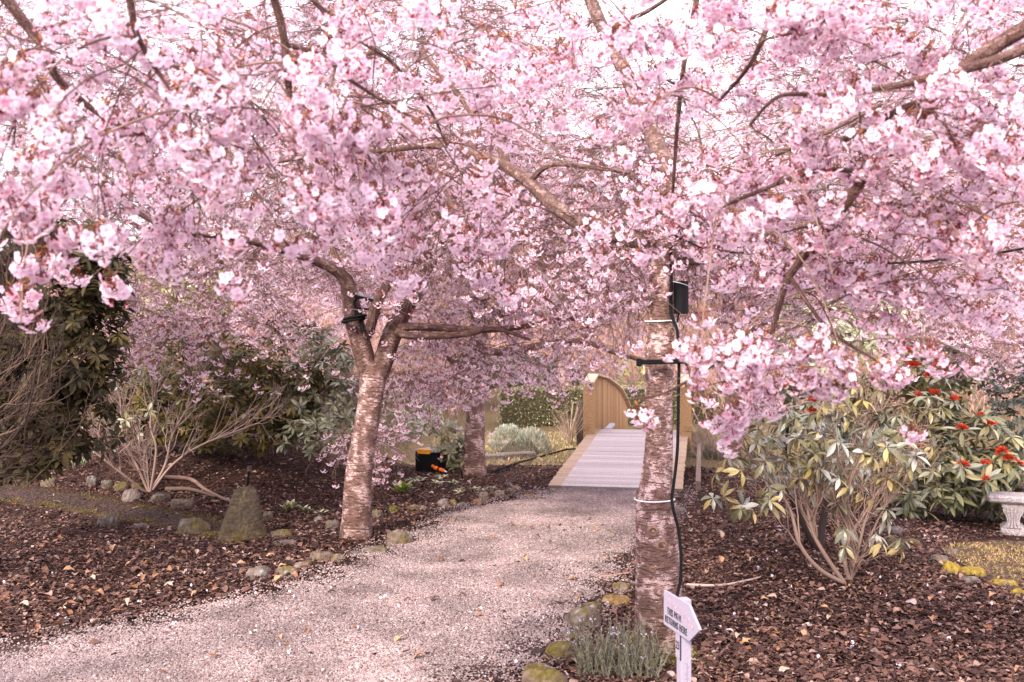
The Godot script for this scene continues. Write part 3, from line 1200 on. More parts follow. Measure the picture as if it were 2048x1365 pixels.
	cherry("dark brown cherry trunk standing in the bed right of the bridge", [
		["trunk", [[1467, 955, 13.4, .13], [1466, 930, 13.4, .115], [1465, 850, 13.4, .105], [1463, 780, 13.4, .10], [1461, 700, 13.4, .09], [1458, 620, 13.4, .08], [1452, 540, 13.4, .06]]],
		["limb", [[1454, 560, 13.4, .05], [1520, 470, 13.6, .04], [1640, 400, 13.9, .03], [1800, 350, 14.2, .018]]],
		["limb", [[1453, 550, 13.4, .05], [1400, 450, 13.6, .04], [1310, 380, 13.9, .026], [1200, 330, 14.1, .016]]],
		["limb", [[1460, 690, 13.4, .04], [1540, 640, 13.2, .034], [1660, 600, 12.9, .026], [1800, 580, 12.6, .018]]],
	], [
		[1500, 520, 13.5, 2.0, .8, 1.4, 55], [1800, 500, 13.4, 2.0, .8, 1.4, 55], [1250, 480, 13.8, 1.6, .8, 1.2, 36], [1560, 680, 12.8, 1.2, .3, .8, 18], [1850, 620, 12.6, 1.4, .35, 1.0, 30], [1700, 330, 14.0, 2.4, .9, 1.6, 40],
	], {"from": 1.5, "parts": 0, "fill": 0.21, "whips": 110, "clump": 1, "bloom": 1.05})
	# farther crowns
	cherry("cherry tree in blossom at the far right, behind the red flowering rhododendron", [
		["trunk", [[2240, 900, 14.5, .17], [2235, 800, 14.5, .14], [2220, 700, 14.5, .12], [2190, 600, 14.5, .1]]],
		["limb", [[2195, 610, 14.5, .07], [2080, 520, 14.0, .05], [1950, 470, 13.6, .03], [1820, 440, 13.2, .016]]],
		["limb", [[2192, 600, 14.5, .07], [2180, 450, 14.5, .05], [2080, 330, 14.4, .03]]],
	], [
		[1960, 560, 13.0, 1.5, .7, 1.2, 55], [2000, 380, 13.8, 2.2, 1.0, 1.4, 55], [1950, 680, 11.6, 1.0, .22, .6, 22],
	], {"from": 1.5, "parts": 0, "fill": 0.21, "whips": 110, "clump": 1, "bloom": 1.05})
	cherry("cherry tree in blossom behind the left rhododendron bushes", [
		["trunk", [[430, 900, 18.5, .2], [425, 800, 18.5, .16], [420, 700, 18.5, .14], [430, 600, 18.5, .12]]],
		["limb", [[430, 610, 18.5, .08], [340, 500, 18.2, .06], [220, 420, 18.0, .03]]],
		["limb", [[430, 600, 18.5, .08], [520, 500, 18.4, .06], [660, 420, 18.2, .03]]],
		["limb", [[430, 600, 18.5, .08], [440, 480, 18.6, .06], [400, 330, 18.8, .03]]],
	], [
		[300, 440, 17.8, 2.6, 1.2, 1.6, 60], [560, 480, 17.8, 2.6, 1.1, 1.6, 60], [330, 610, 16.2, 1.5, .5, .8, 30], [420, 260, 18.5, 4.0, 1.3, 1.8, 60], [560, 610, 17.0, 1.4, .5, .8, 24], [450, 660, 15.6, 1.6, .3, .6, 30],
	], {"from": 1.6, "parts": 0, "fill": 0.21, "whips": 110, "clump": 1, "bloom": 1.15})
	cherry("cherry tree in blossom on the far bank beyond the bridge", [
		["trunk", [[1130, 860, 25, .22], [1130, 760, 25, .18], [1128, 660, 25, .15], [1120, 580, 25, .12]]],
		["limb", [[1121, 590, 25, .08], [1000, 480, 25, .06], [860, 400, 25, .03]]],
		["limb", [[1121, 590, 25, .08], [1240, 480, 25, .06], [1400, 400, 25, .03]]],
	], [
		[1000, 450, 25, 3.4, 1.4, 1.8, 45], [1300, 450, 25, 3.4, 1.4, 1.8, 45], [1150, 590, 24, 2.8, .4, 1.4, 8], [760, 520, 24, 2.6, 1.1, 1.4, 24],
	], {"from": 1.6, "parts": 0, "fill": 0.21, "whips": 110, "clump": 1, "bloom": 1.35})

	# the tree whose boughs reach in from the right, close to the eye
	cherry("cherry boughs reaching in from the upper right corner, close by and slightly blurred", [
		["trunk", [[4400, 2800, 2.9, .16], [4300, 2000, 2.9, .13], [4000, 1000, 2.9, .11], [3600, 250, 2.9, .09], [3000, -120, 2.85, .06]]],
		["limb", [[3000, -120, 2.85, .05], [2500, -120, 2.8, .036], [2250, -50, 2.85, .030], [2048, 58, 2.95, .024], [1930, 135, 3.0, .022], [1870, 195, 3.05, .021], [1810, 270, 3.1, .0195], [1740, 345, 3.15, .018], [1690, 410, 3.2, .0165], [1630, 485, 3.3, .015], [1580, 552, 3.4, .0125], [1560, 605, 3.45, .011], [1545, 665, 3.5, .009]]],
		["limb", [[2500, -120, 2.8, .03], [2250, 0, 2.85, .022], [2048, 98, 2.9, .017], [1960, 130, 2.92, .015], [1880, 150, 2.95, .013], [1760, 178, 3.0, .010], [1660, 192, 3.05, .008], [1560, 192, 3.1, .006], [1500, 250, 3.2, .005]]],
		["limb", [[1878, 190, 3.05, .014], [1790, 225, 3.3, .012], [1710, 270, 3.5, .010], [1640, 300, 3.7, .006]]],
		["limb", [[1738, 350, 3.15, .009], [1640, 340, 3.2, .008], [1500, 390, 3.3, .007], [1420, 430, 3.4, .005], [1380, 480, 3.5, .004]]],
		["limb", [[1545, 665, 3.5, .008], [1500, 690, 3.45, .007], [1440, 722, 3.4, .006], [1380, 760, 3.35, .005], [1320, 790, 3.3, .004], [1250, 800, 3.3, .003]]],
		["limb", [[1580, 552, 3.4, .008], [1640, 640, 3.35, .006], [1700, 690, 3.35, .005], [1770, 730, 3.35, .003]]],
		["limb", [[2250, 0, 2.85, .02], [1900, -120, 2.9, .016], [1600, -110, 3.2, .013], [1420, -40, 3.5, .011], [1385, 40, 3.55, .011], [1368, 130, 3.6, .0095], [1355, 250, 3.65, .008], [1345, 400, 3.7, .005]]],
		["limb", [[1600, -110, 3.2, .012], [1540, 40, 3.2, .010], [1500, 130, 3.2, .007], [1440, 200, 3.25, .005]]],
	], [
		[1800, 330, 3.2, .55, .4, .4, 13], [1950, 250, 3.0, .3, .35, .3, 8], [1500, 120, 3.2, .45, .25, .35, 8], [1480, 420, 3.4, .28, .3, .25, 7], [1430, 730, 3.35, .22, .05, .12, 9], [1640, 690, 3.35, .28, .04, .12, 7], [1300, 800, 3.3, .09, .03, .08, 4], [1940, 520, 3.4, .28, .2, .3, 5], [1980, 60, 3.0, .3, .2, .3, 6], [1700, 40, 3.1, .4, .15, .3, 5], [1700, 560, 3.5, .3, .12, .25, 5],
	], {"from": 5.0, "fill": 0.19, "spray": 1, "clump": 3, "hang": 0.0, "thick": 0.006, "bloom": 0.95, "every": 2, "split": 36, "whips": 26, "sag": 1.8, "whip": 0.6, "whip_bloom": 0.16, "twig": 0.75, "gaps": [[1362, 600, 3.5, .2], [1190, 770, 3.3, .13]]})
	cherry("cherry boughs hanging in from the upper left, nearest to the eye and blurred", [
		["trunk", [[-2600, 3000, 2.5, .16], [-2500, 2000, 2.5, .13], [-2300, 900, 2.5, .11], [-1800, 100, 2.5, .08], [-1200, -300, 2.5, .055]]],
		["limb", [[-1200, -300, 2.5, .045], [-500, -250, 2.5, .028], [-100, -100, 2.5, .018], [75, 80, 2.6, .0125], [110, 150, 2.65, .011], [150, 190, 2.7, .009], [210, 235, 2.75, .008], [330, 290, 2.9, .006], [440, 340, 3.0, .004]]],
		["limb", [[-1200, -300, 2.5, .04], [-300, -420, 2.6, .028], [300, -260, 2.7, .02], [500, -90, 2.75, .015], [548, 0, 2.8, .0125], [568, 80, 2.85, .012], [575, 150, 2.9, .011], [580, 205, 2.95, .008]]],
		["limb", [[300, -260, 2.7, .018], [560, -80, 3.1, .014], [640, 15, 3.2, .009], [720, 80, 3.3, .008], [790, 130, 3.4, .006], [860, 220, 3.5, .005], [900, 300, 3.6, .004], [960, 360, 3.65, .003]]],
		["limb", [[572, 90, 2.86, .008], [640, 110, 2.9, .007], [700, 160, 3.0, .006], [780, 210, 3.1, .005], [850, 250, 3.15, .0035]]],
		["limb", [[-300, -420, 2.6, .02], [80, -200, 2.4, .014], [240, -40, 2.4, .010], [270, 60, 2.45, .008], [300, 120, 2.5, .006], [340, 180, 2.5, .004]]],
	], [
		[60, 120, 2.4, .24, .20, .2, 7], [300, 60, 2.5, .35, .12, .25, 6], [400, 230, 2.8, .3, .2, .25, 7], [120, 330, 2.9, .3, .14, .25, 6], [640, 110, 2.9, .3, .2, .25, 7], [830, 330, 3.4, .28, .2, .2, 6], [980, 380, 3.6, .14, .2, .16, 4], [800, 30, 3.2, .45, .14, .3, 6], [1050, 20, 3.3, .4, .12, .3, 5], [650, 210, 2.9, .1, .08, .1, 4],
	], {"from": 5.0, "fill": 0.19, "spray": 1, "clump": 3, "hang": 1.1, "thick": 0.006, "bloom": 0.95, "every": 2, "split": 36, "whips": 26, "sag": 1.8, "whip": 0.6, "whip_bloom": 0.16, "twig": 0.95})

	# bare trees on the hill
	for e in [[1640, 500, 42, 1.0, 0.0], [1770, 480, 46, 1.15, 1.1], [1520, 520, 50, 1.0, 2.0], [1900, 470, 44, 1.05, 3.0], [2030, 480, 48, 1.2, 4.4], [1400, 520, 55, 1.1, 5.0], [1250, 540, 58, 1.0, 0.7], [1080, 540, 54, 1.1, 1.9],
			[900, 530, 52, 1.0, 2.8], [740, 520, 50, 1.1, 3.6], [560, 510, 50, 1.1, 4.1], [380, 500, 46, 1.1, 5.5], [200, 500, 48, 1.2, 0.4], [40, 480, 44, 1.1, 1.5], [1700, 420, 62, 1.1, 2.5], [1330, 460, 66, 1.1, 3.2], [980, 450, 66, 1.1, 4.8], [640, 440, 64, 1.2, 5.9], [1850, 400, 66, 1.1, 0.9], [1580, 400, 70, 1.1, 1.7]]:
		bare_tree(e)


var bare_proto: Node3D
func bare_tree(e: Array) -> void:
	var x: float = (e[0] - 1024.0) / FPX * e[2]
	var place := Vector3(x, gh(x, -e[2]) - 0.2, -e[2])
	var ord := ["farthest left", "left"]
	if bare_proto == null:
		var root := thing("bare_tree", "", "tree", Vector3.ZERO, 0.0, "leafless trees on the hill")
		var nodes := PackedVector3Array()
		var rad := PackedFloat32Array()
		var pts := smooth3([Vector3(0, 0, 0), Vector3(0.1, 1.5, 0), Vector3(0.0, 3.2, 0.1), Vector3(0.2, 5.2, 0.0), Vector3(0.1, 7.5, 0.1), Vector3(0.2, 9.0, 0)])
		var r := evenly(pts.size(), 0.2, 0.03)
		var mb := MB.new()
		mb.tube(pts, r, 8, Color(0.27, 0.19, 0.165), 0.08, fn)
		part("trunk", mb.mesh(), M.twig, root)
		for i in pts.size():
			if pts[i].y > 1.6:
				nodes.append(pts[i])
				rad.append(r[i])
		var targets := []
		for k in 150:
			var q := ball()
			targets.append(Vector3(q.x * 3.2, 5.8 + q.y * 4.4, q.z * 3.2))
		var paths := colonize(nodes, rad, targets, -0.10, 0.014, 0.4)
		var wood := MB.new()
		var tx := []
		var tc := []
		for pr in paths:
			wood.tube(pr[0], pr[1], 4, Color(0.28, 0.19, 0.165), 0.0, null, 1.0, 1.0, false)
			for k in range(1, pr[0].size()):
				for j in 3:
					tx.append(Transform3D(look(Vector3(R(-1, 1), R(0.1, 1.2), R(-1, 1))).scaled(Vector3(1, 1, 1) * R(1.8, 3.2)), pr[0][k]))
					tc.append(Color(2.1, 2.0, 2.0) * R(0.8, 1.2))
		part("branches", wood.mesh(), M.twig, root).set_meta("kind", "stuff")
		many("twigs", twig_protos[0].mesh, M.twig, tx, tc, root)
		bare_proto = root
		bare_proto.position = place
	else:
		var c := bare_proto.duplicate()
		c.name = numbered("bare_tree", self)
		add_child(c)
		bare_proto = bare_proto
		c.position = place
		c.rotation.y = e[4]
		c.scale = Vector3.ONE * e[3]
		c.set_meta("label", "leafless brown tree on the far hillside, seen through the blossom")
		return
	bare_proto.set_meta("label", "leafless brown tree on the far hillside, seen through the blossom")


# ---------------------------------------------------------------- shrubs
# feet: where stems leave the ground; blobs as for trees; o: leaf size, colours, whorl, flowers
func shrub(called: String, label: String, category: String, feet: Array, blobs: Array, o := {}) -> Node3D:
	var base: Vector3 = feet[0]
	var root := thing(called, label, category, base, 0.0, o.get("group", ""))
	var nodes := PackedVector3Array()
	var rad := PackedFloat32Array()
	var stem_col: Color = o.get("bark", Color(0.20, 0.12, 0.09))
	var stem_r: float = o.get("stem", 0.022)
	var wood := MB.new()
	var tips := []
	var top := P(blobs[0][0], blobs[0][1], blobs[0][2])
	var start := []
	for f in feet:
		var lean: Vector3 = (top - f) * 0.35 + Vector3(R(-0.15, 0.15), 0, R(-0.15, 0.15))
		start.append([f - Vector3.UP * 0.06, f + Vector3.UP * 0.02, f + lean * 0.5, f + lean])
	for s in o.get("stems", []):
		var l := []
		for k in s:
			l.append(P(k[0], k[1], k[2]))
		start.append(l)
	for s in start:
		var pts := smooth3(s, 5)
		var r := evenly(pts.size(), stem_r, stem_r * 0.5)
		var local := PackedVector3Array()
		for i in pts.size():
			local.append(pts[i] - base)
			nodes.append(pts[i])
			rad.append(r[i])
		var mb := MB.new()
		mb.tube(local, r, 8, stem_col, 0.12, fn)
		part("stem", mb.mesh(), M.twig, root)
		for j in o.get("twiggy", 0):
			var i := int(R(0.35, 0.999) * (pts.size() - 1))
			var f := (pts[i + 1] - pts[i]).normalized()
			ramify(wood, local[i], f + ball() * 1.0 + Vector3.UP * 0.45, R(0.16, 0.30) * o.get("reach", 1.0), minf(r[i] * 0.6, 0.0075), 2, stem_col * R(0.8, 1.35), tips)
	var targets := []
	for b in blobs:
		var c := P(b[0], b[1], b[2])
		for k in b[6]:
			var q := ball()
			if o.get("shell", true):
				q = q.normalized() * pow(q.length(), 0.4)
			var t := c + Vector3(q.x * b[3], q.y * b[4], q.z * b[5])
			t.y = maxf(t.y, gh(t.x, t.z) + 0.08)
			targets.append(t)
	var fx := []
	for k in o.get("flowers", []):
		var fp := P(k[0], k[1], k[2] + o.get("push", 0.0))
		targets.append(fp)
		fx.append(fp - base + Vector3(0, 0.01, 0.02))
	var paths := colonize(nodes, rad, targets, o.get("arch", -0.12), o.get("thick", 0.008), 0.16, o.get("tip", 0.0032))
	var xf := []
	var cc := []
	var cols: Array = o.get("cols", [Color(0.06, 0.08, 0.03)])
	var n: int = o.get("whorl", 8)
	var n_flower := fx.size()
	var ends := []
	for t in tips:
		if R(0, 1) < o.get("tip_leaf", 0.0):
			ends.append(t)
	for pr in paths:
		var pts: PackedVector3Array = pr[0]
		var local := PackedVector3Array()
		for p in pts:
			local.append(p - base)
		wood.tube(local, pr[1], 4, stem_col * R(0.7, 1.3), 0.0, null, 1.0, 1.0, false)
		if R(0, 1) <= o.get("leafy", 1.0):
			ends.append([local[-1], (local[-1] - local[-2]).normalized()])
	for en in ends:
		var e: Vector3 = en[0]
		var fwd: Vector3 = en[1]
		var axis := (fwd + Vector3.UP * 0.8).normalized()
		var ab := look(axis)
		var tone: Color = cols[rng.randi() % cols.size()]
		for k in n:
			var a := TAU * k / n + R(-0.3, 0.3)
			var out_ := ab.y * cos(a) + ab.z * sin(a)
			var dir := (out_ + axis * R(o.get("lift0", -0.5), o.get("lift1", 0.5))).normalized()
			var side := dir.cross(axis).normalized()
			var b := Basis(dir, side.cross(dir) * -1.0, side)
			b.y = b.z.cross(b.x)
			var sc := R(0.65, 1.15)
			xf.append(Transform3D(b.scaled(Vector3.ONE * sc), e + dir * 0.006 - axis * R(0, 0.02)))
			cc.append(tone * R(0.75, 1.3))
	part("branches", wood.mesh(), M.twig, root).set_meta("kind", "stuff")
	var leaf_mat: Material = M[o.get("mat", "leaf")]
	var meshes := []
	var plain := make_leaf(o.get("len", 0.1), o.get("wide", 0.032), o.get("droop", 0.25), Color.WHITE, Color(0.8, 0.9, 0.5))
	var near: int = o.get("parts", 300)
	if near > 0:
		for c in cols:
			for k in 2:
				meshes.append(make_leaf(o.get("len", 0.1), o.get("wide", 0.032), o.get("droop", 0.25) * R(0.6, 1.4), c * [0.82, 1.2][k], c * 1.5))
	# parts carry their colour in the mesh, the mass in its copies
	var order := []
	for i in xf.size():
		var p: Vector3 = xf[i].origin + base
		if in_view(p, 1.0):
			order.append(Vector2(p.distance_to(Vector3(0, EYE, 0)), i))
	order.sort()
	var taken := {}
	for k in mini(near, order.size()):
		var i := int(order[k].y)
		taken[i] = true
		part("leaf", meshes[rng.randi() % meshes.size()], leaf_mat, root, xf[i])
	var rx := []
	var rc := []
	for i in xf.size():
		if not taken.has(i):
			rx.append(xf[i])
			rc.append(cc[i])
	many("leaves", plain, leaf_mat, rx, rc, root)
	if n_flower > 0:
		var tr := [make_truss(), make_truss()]
		for i in fx.size():
			part("flower_truss", tr[i % 2], M.petal, root, Transform3D(Basis(Vector3.UP, R(0, TAU)).scaled(Vector3(1, R(0.7, 1.0), 1) * R(0.62, 1.1) * o.get("bloom", 1.4)), fx[i]))
	return root


func make_truss() -> ArrayMesh:
	var mb := MB.new()
	for f in 11:
		var a := TAU * f / 11.0 * 2.6
		var el := R(0.0, 1.45)
		var dir := Vector3(cos(a) * cos(el), sin(el), sin(a) * cos(el))
		var b := look(dir)
		var c0 := dir * 0.012
		for k in 5:
			var a0 := TAU * k / 5.0
			var a1 := TAU * (k + 1) / 5.0
			var am := (a0 + a1) * 0.5
			var r0 := b * Vector3(0, cos(a0), sin(a0))
			var r1 := b * Vector3(0, cos(a1), sin(a1))
			var rm := b * Vector3(0, cos(am), sin(am))
			var col := Color(0.56, 0.04, 0.022).lerp(Color(0.70, 0.11, 0.05), R(0, 1)) * R(0.7, 1.1)
			var p0 := c0 + dir * 0.026 + r0 * 0.013
			var p1 := c0 + dir * 0.026 + r1 * 0.013
			var pm := c0 + dir * 0.040 + rm * 0.026
			mb.tri(c0, p0, p1, Color(0.5, 0.02, 0.02), col)
			mb.tri(p0, pm, p1, col)
	return mb.mesh()


func hedge(label: String, a: Vector3, b: Vector3, height: float, depth: float, cols: Array, count: int) -> void:
	var base := (a + b) * 0.5
	var dir := (b - a).normalized()
	var half := a.distance_to(b) * 0.5
	var root := thing("hedge", label, "hedge", base)
	var bs := Basis(dir, Vector3.UP, dir.cross(Vector3.UP))
	var mb := MB.new()
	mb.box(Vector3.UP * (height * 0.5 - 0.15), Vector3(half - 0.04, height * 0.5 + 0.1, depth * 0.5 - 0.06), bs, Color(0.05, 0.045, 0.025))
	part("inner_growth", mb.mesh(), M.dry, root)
	var xf := []
	var cc := []
	for k in count:
		var p := Vector3(R(-half, half), R(-0.1, height), R(-depth * 0.5, depth * 0.5))
		var face := R(0, 1)
		if face < 0.4:
			p.y = height + R(-0.05, 0.03) + 0.03 * fine.get_noise_1d(p.x * 60.0)
		elif face < 0.9:
			p.z = depth * 0.5 + R(-0.05, 0.05)
		else:
			p.x = half * (1.0 if R(0, 1) < 0.5 else -1.0)
		xf.append(Transform3D(look(Vector3(R(-1, 1), R(-0.5, 1), R(-1, 1))).scaled(Vector3.ONE * R(0.6, 1.3)), bs * p))
		cc.append((cols[rng.randi() % cols.size()] as Color) * R(0.7, 1.3))
	many("leaves", make_leaf(0.05, 0.028, 0.2, Color.WHITE, Color.WHITE), M.leaf, xf, cc, root)


# a fan of thin stems from one crown
func fan(called: String, label: String, crown: Vector3, count: int, reach: Callable, r0: float, cols: Array, big := 6, fork := 0.5) -> Node3D:
	var root := thing(called, label, "shrub", crown)
	var mb := MB.new()
	for k in count:
		var l: Array = reach.call()
		var pts := smooth3(l, 4)
		var local := PackedVector3Array()
		for p in pts:
			local.append(p - crown + ball() * 0.006)
		var col: Color = cols[rng.randi() % cols.size()]
		col = col * R(0.75, 1.25)
		if k < big:
			var one := MB.new()
			one.tube(local, evenly(local.size(), r0 * 3.0, r0), 7, col, 0.1, fn)
			part("stem", one.mesh(), M.twig, root)
		else:
			mb.tube(local, evenly(local.size(), r0 * R(0.7, 1.3), r0 * 0.3), 3, col, 0.0, null, 1.0, 1.0, false)
		var n := local.size()
		for j in range(n / 3, n - 1):
			if R(0, 1) < fork:
				var f := (local[j + 1] - local[j]).normalized()
				var d := (f + ball() * 0.7 + Vector3.UP * 0.15).normalized()
				var ln := R(0.06, 0.24) * local[0].distance_to(local[n - 1])
				mb.tube(PackedVector3Array([local[j], local[j] + d * ln * 0.5, local[j] + (d + f * 0.3).normalized() * ln]), PackedFloat32Array([r0 * 0.5, r0 * 0.35, r0 * 0.18]), 3, col, 0.0, null, 1.0, 1.0, false)
	part("twigs", mb.mesh(), M.twig, root).set_meta("kind", "stuff")
	return root


# low rosette of leaves
func rosette(called: String, label: String, place: Vector3, crowns: int, spread: float, ln: float, wd: float, cols: Array, up0 := 0.2, up1 := 1.4, leaves := 9) -> Node3D:
	var root := thing(called, label, "plant", place)
	var meshes := []
	for c in cols:
		meshes.append(make_leaf(ln, wd, 0.35, c, c * 1.3))
	for k in crowns:
		var p := Vector3(R(-spread, spread), 0.01, R(-spread, spread) * 0.8)
		p.y = gh(place.x + p.x, place.z + p.z) - place.y + 0.012
		for j in leaves:
			var a := TAU * j / leaves + R(-0.3, 0.3)
			var b := look(Vector3(cos(a), R(up0, up1), sin(a)))
			part("leaf", meshes[rng.randi() % meshes.size()], M.leaf, root, Transform3D(b.scaled(Vector3.ONE * R(0.6, 1.15)), p))
	return root


func make_shrubs() -> void:
	var olive := [Color(0.085, 0.065, 0.018), Color(0.06, 0.052, 0.018), Color(0.12, 0.08, 0.02), Color(0.045, 0.042, 0.018)]
	var greyg := [Color(0.20, 0.19, 0.11), Color(0.13, 0.13, 0.06), Color(0.26, 0.25, 0.17), Color(0.10, 0.085, 0.03)]
	shrub("rhododendron", "large dark olive rhododendron bush between the bare shrub and the forked cherry", "shrub", [at(430, 902), at(520, 898), at(360, 905)], [
		[400, 770, 12.0, .95, .62, .8, 230], [560, 735, 12.3, .85, .62, .8, 240], [300, 800, 12.0, .7, .5, .6, 140], [470, 850, 11.6, .8, .3, .6, 110], [330, 700, 12.6, .9, .4, .6, 90], [430, 780, 11.3, .95, .5, .4, 190], [565, 790, 11.4, .5, .45, .4, 130]], {"cols": olive, "mat": "dull_leaf", "len": 0.115, "wide": 0.038, "bark": Color(0.26, 0.16, 0.12)})
	shrub("rhododendron", "grey green rhododendron just left of the forked cherry trunk", "shrub", [at(640, 880)], [
		[645, 765, 11.6, .42, .55, .5, 130], [690, 840, 11.2, .22, .3, .3, 40], [610, 690, 12.0, .4, .3, .4, 60], [590, 830, 11.4, .4, .35, .4, 70], [650, 870, 11.0, .4, .22, .3, 40]], {"cols": greyg, "len": 0.115, "wide": 0.038})
	shrub("rhododendron", "pale sunlit rhododendron seen right behind the forked cherry trunk", "shrub", [at(800, 885)], [
		[810, 825, 13.6, .5, .3, .4, 70], [780, 860, 13.3, .4, .2, .3, 30]], {"cols": [Color(0.33, 0.33, 0.18), Color(0.22, 0.24, 0.12), Color(0.42, 0.42, 0.30)], "len": 0.13, "wide": 0.04})
	shrub("rhododendron", "low olive rhododendron close behind the black box", "shrub", [at(900, 935)], [
		[893, 880, 13.0, .24, .26, .25, 34], [915, 905, 12.8, .2, .2, .2, 26]], {"cols": [Color(0.16, 0.13, 0.04), Color(0.12, 0.12, 0.05), Color(0.24, 0.22, 0.12)], "len": 0.12, "wide": 0.04})
	shrub("rhododendron", "tall dark rhododendron behind the brown twiggy broom at the left edge", "shrub", [P(-160, 1000, 7.9), P(-220, 985, 8.0)], [
		[90, 560, 7.8, .62, .42, .4, 320], [90, 480, 7.8, .5, .16, .3, 90], [60, 720, 7.8, .6, .5, .4, 420], [20, 880, 7.9, .6, .3, .3, 200], [150, 690, 7.9, .4, .5, .3, 150], [190, 520, 7.6, .22, .30, .3, 70], [130, 850, 7.9, .45, .3, .3, 80], [-40, 800, 7.8, .5, .5, .4, 200], [-60, 620, 7.8, .5, .7, .4, 160], [190, 660, 7.7, .24, .4, .3, 60]],
		{"cols": [Color(0.05, 0.04, 0.018), Color(0.07, 0.052, 0.02), Color(0.034, 0.03, 0.016)], "len": 0.105, "wide": 0.036, "whorl": 9, "bark": Color(0.07, 0.045, 0.035), "mat": "dull_leaf"})
	shrub("rhododendron", "bright yellow green rhododendron in the distance above the left bushes", "shrub", [at(300, 830)], [
		[290, 575, 15.6, .85, .45, .5, 90], [420, 590, 16.0, .6, .4, .5, 50]], {"cols": [Color(0.42, 0.40, 0.18), Color(0.52, 0.48, 0.28), Color(0.30, 0.28, 0.12)], "len": 0.15, "wide": 0.05, "parts": 0})
	shrub("rhododendron", "pale green rhododendron in the distance above the red flowering bush", "shrub", [at(1680, 900)], [
		[1660, 600, 12.0, .6, .35, .4, 60], [1760, 640, 12.2, .5, .3, .4, 40], [1640, 690, 11.8, .6, .3, .4, 40]], {"cols": [Color(0.36, 0.36, 0.22), Color(0.24, 0.25, 0.13), Color(0.44, 0.43, 0.32)], "len": 0.15, "wide": 0.048})
	shrub("rhododendron", "broad rhododendron with scarlet flower heads beside the stone bench", "shrub", [at(1850, 1030), at(1930, 1035), at(1780, 1028)], shifted([
		[1930, 920, 9.0, .5, .42, .5, 110], [1800, 830, 9.4, .62, .42, .5, 110], [1880, 760, 9.6, .32, .42, .4, 60], [2000, 960, 8.9, .28, .3, .4, 50], [1850, 970, 8.9, .4, .28, .4, 56]], 2.0),
		{"cols": [Color(0.16, 0.15, 0.06), Color(0.115, 0.115, 0.05), Color(0.24, 0.205, 0.085), Color(0.085, 0.09, 0.045), Color(0.21, 0.20, 0.14)], "len": 0.18, "wide": 0.048, "droop": 0.3, "whorl": 9, "push": 1.8, "bloom": 1.4, "flowers": [[1815, 703, 9.2], [1862, 697, 9.2], [1848, 703, 9.3], [1876, 735, 9.1], [1858, 755, 9.1], [1887, 755, 9.0], [1867, 789, 9.0], [1834, 793, 9.0], [1908, 801, 9.1], [1961, 832, 8.8], [1980, 851, 8.8], [1923, 860, 8.7], [1840, 896, 8.5], [2003, 908, 8.5], [2016, 921, 8.5], [1925, 934, 8.5], [1970, 930, 8.5], [1971, 961, 8.3], [1826, 735, 9.2], [2034, 930, 8.5]]})
	shrub("rhododendron", "leggy rhododendron with bare twisted pale stems in the mulch right of the near cherry", "shrub", [at(1702, 1166)], [
		[1760, 800, 7.2, .45, .18, .4, 60], [1560, 850, 7.0, .45, .26, .4, 64], [1680, 880, 6.9, .6, .28, .4, 70], [1490, 960, 6.6, .28, .2, .25, 34], [1840, 930, 7.2, .3, .2, .3, 26], [1460, 1000, 6.6, .10, .08, .1, 9]],
		{"cols": [Color(0.19, 0.15, 0.05), Color(0.12, 0.11, 0.05), Color(0.24, 0.235, 0.20), Color(0.14, 0.14, 0.095), Color(0.28, 0.21, 0.07)], "len": 0.105, "wide": 0.034, "whorl": 6, "bark": Color(0.21, 0.14, 0.11), "stem": 0.0165, "leafy": 0.42, "thick": 0.012, "tip": 0.004, "twiggy": 15, "reach": 1.25, "tip_leaf": 0.10, "droop": 0.4, "lift0": -0.9, "lift1": 0.3,
		"stems": [
			[[1700, 1165, 7.0], [1690, 1110, 7.0], [1715, 1050, 7.0], [1760, 1020, 7.05], [1810, 960, 7.1], [1835, 880, 7.15]],
			[[1690, 1168, 6.95], [1640, 1140, 6.85], [1600, 1090, 6.8], [1580, 1020, 6.8], [1540, 960, 6.75], [1490, 900, 6.7]],
			[[1688, 1165, 6.98], [1650, 1110, 6.95], [1625, 1060, 6.95], [1612, 980, 6.95], [1625, 900, 7.0]],
			[[1705, 1150, 7.0], [1700, 1080, 7.02], [1690, 1000, 7.05], [1720, 920, 7.1], [1750, 840, 7.15]]]})
	shrub("rhododendron", "dark stemmed rhododendron standing behind the leggy pale stemmed one", "shrub", [at(1640, 1086)], [
		[1600, 900, 8.0, .4, .3, .35, 44], [1700, 900, 8.2, .45, .3, .35, 44], [1620, 800, 8.2, .3, .25, .3, 26]],
		{"cols": [Color(0.22, 0.23, 0.17), Color(0.14, 0.15, 0.07), Color(0.30, 0.31, 0.27)], "len": 0.125, "wide": 0.042, "bloom": 1.0, "bark": Color(0.05, 0.035, 0.03), "stem": 0.034, "flowers": [[1632, 775, 7.7], [1626, 805, 7.7], [1623, 828, 7.7], [1632, 978, 7.5], [1636, 925, 7.7]],
		"stems": [[[1640, 1088, 8.3], [1650, 1020, 8.3], [1665, 960, 8.3], [1720, 900, 8.3]], [[1630, 1088, 8.3], [1590, 1010, 8.25], [1570, 930, 8.2], [1575, 850, 8.2]]]})
	shrub("evergreen_shrub", "dark small leaved evergreen shrub at the right edge above the bench", "shrub", [at(2080, 985)], [
		[2055, 800, 12.6, .55, .55, .5, 200], [2090, 900, 12.6, .5, .4, .5, 80], [2130, 800, 12.6, .6, .6, .5, 60]], {"cols": [Color(0.045, 0.065, 0.045), Color(0.085, 0.105, 0.085), Color(0.03, 0.045, 0.03)], "len": 0.085, "wide": 0.036, "whorl": 9, "lift0": -0.2, "lift1": 0.9})
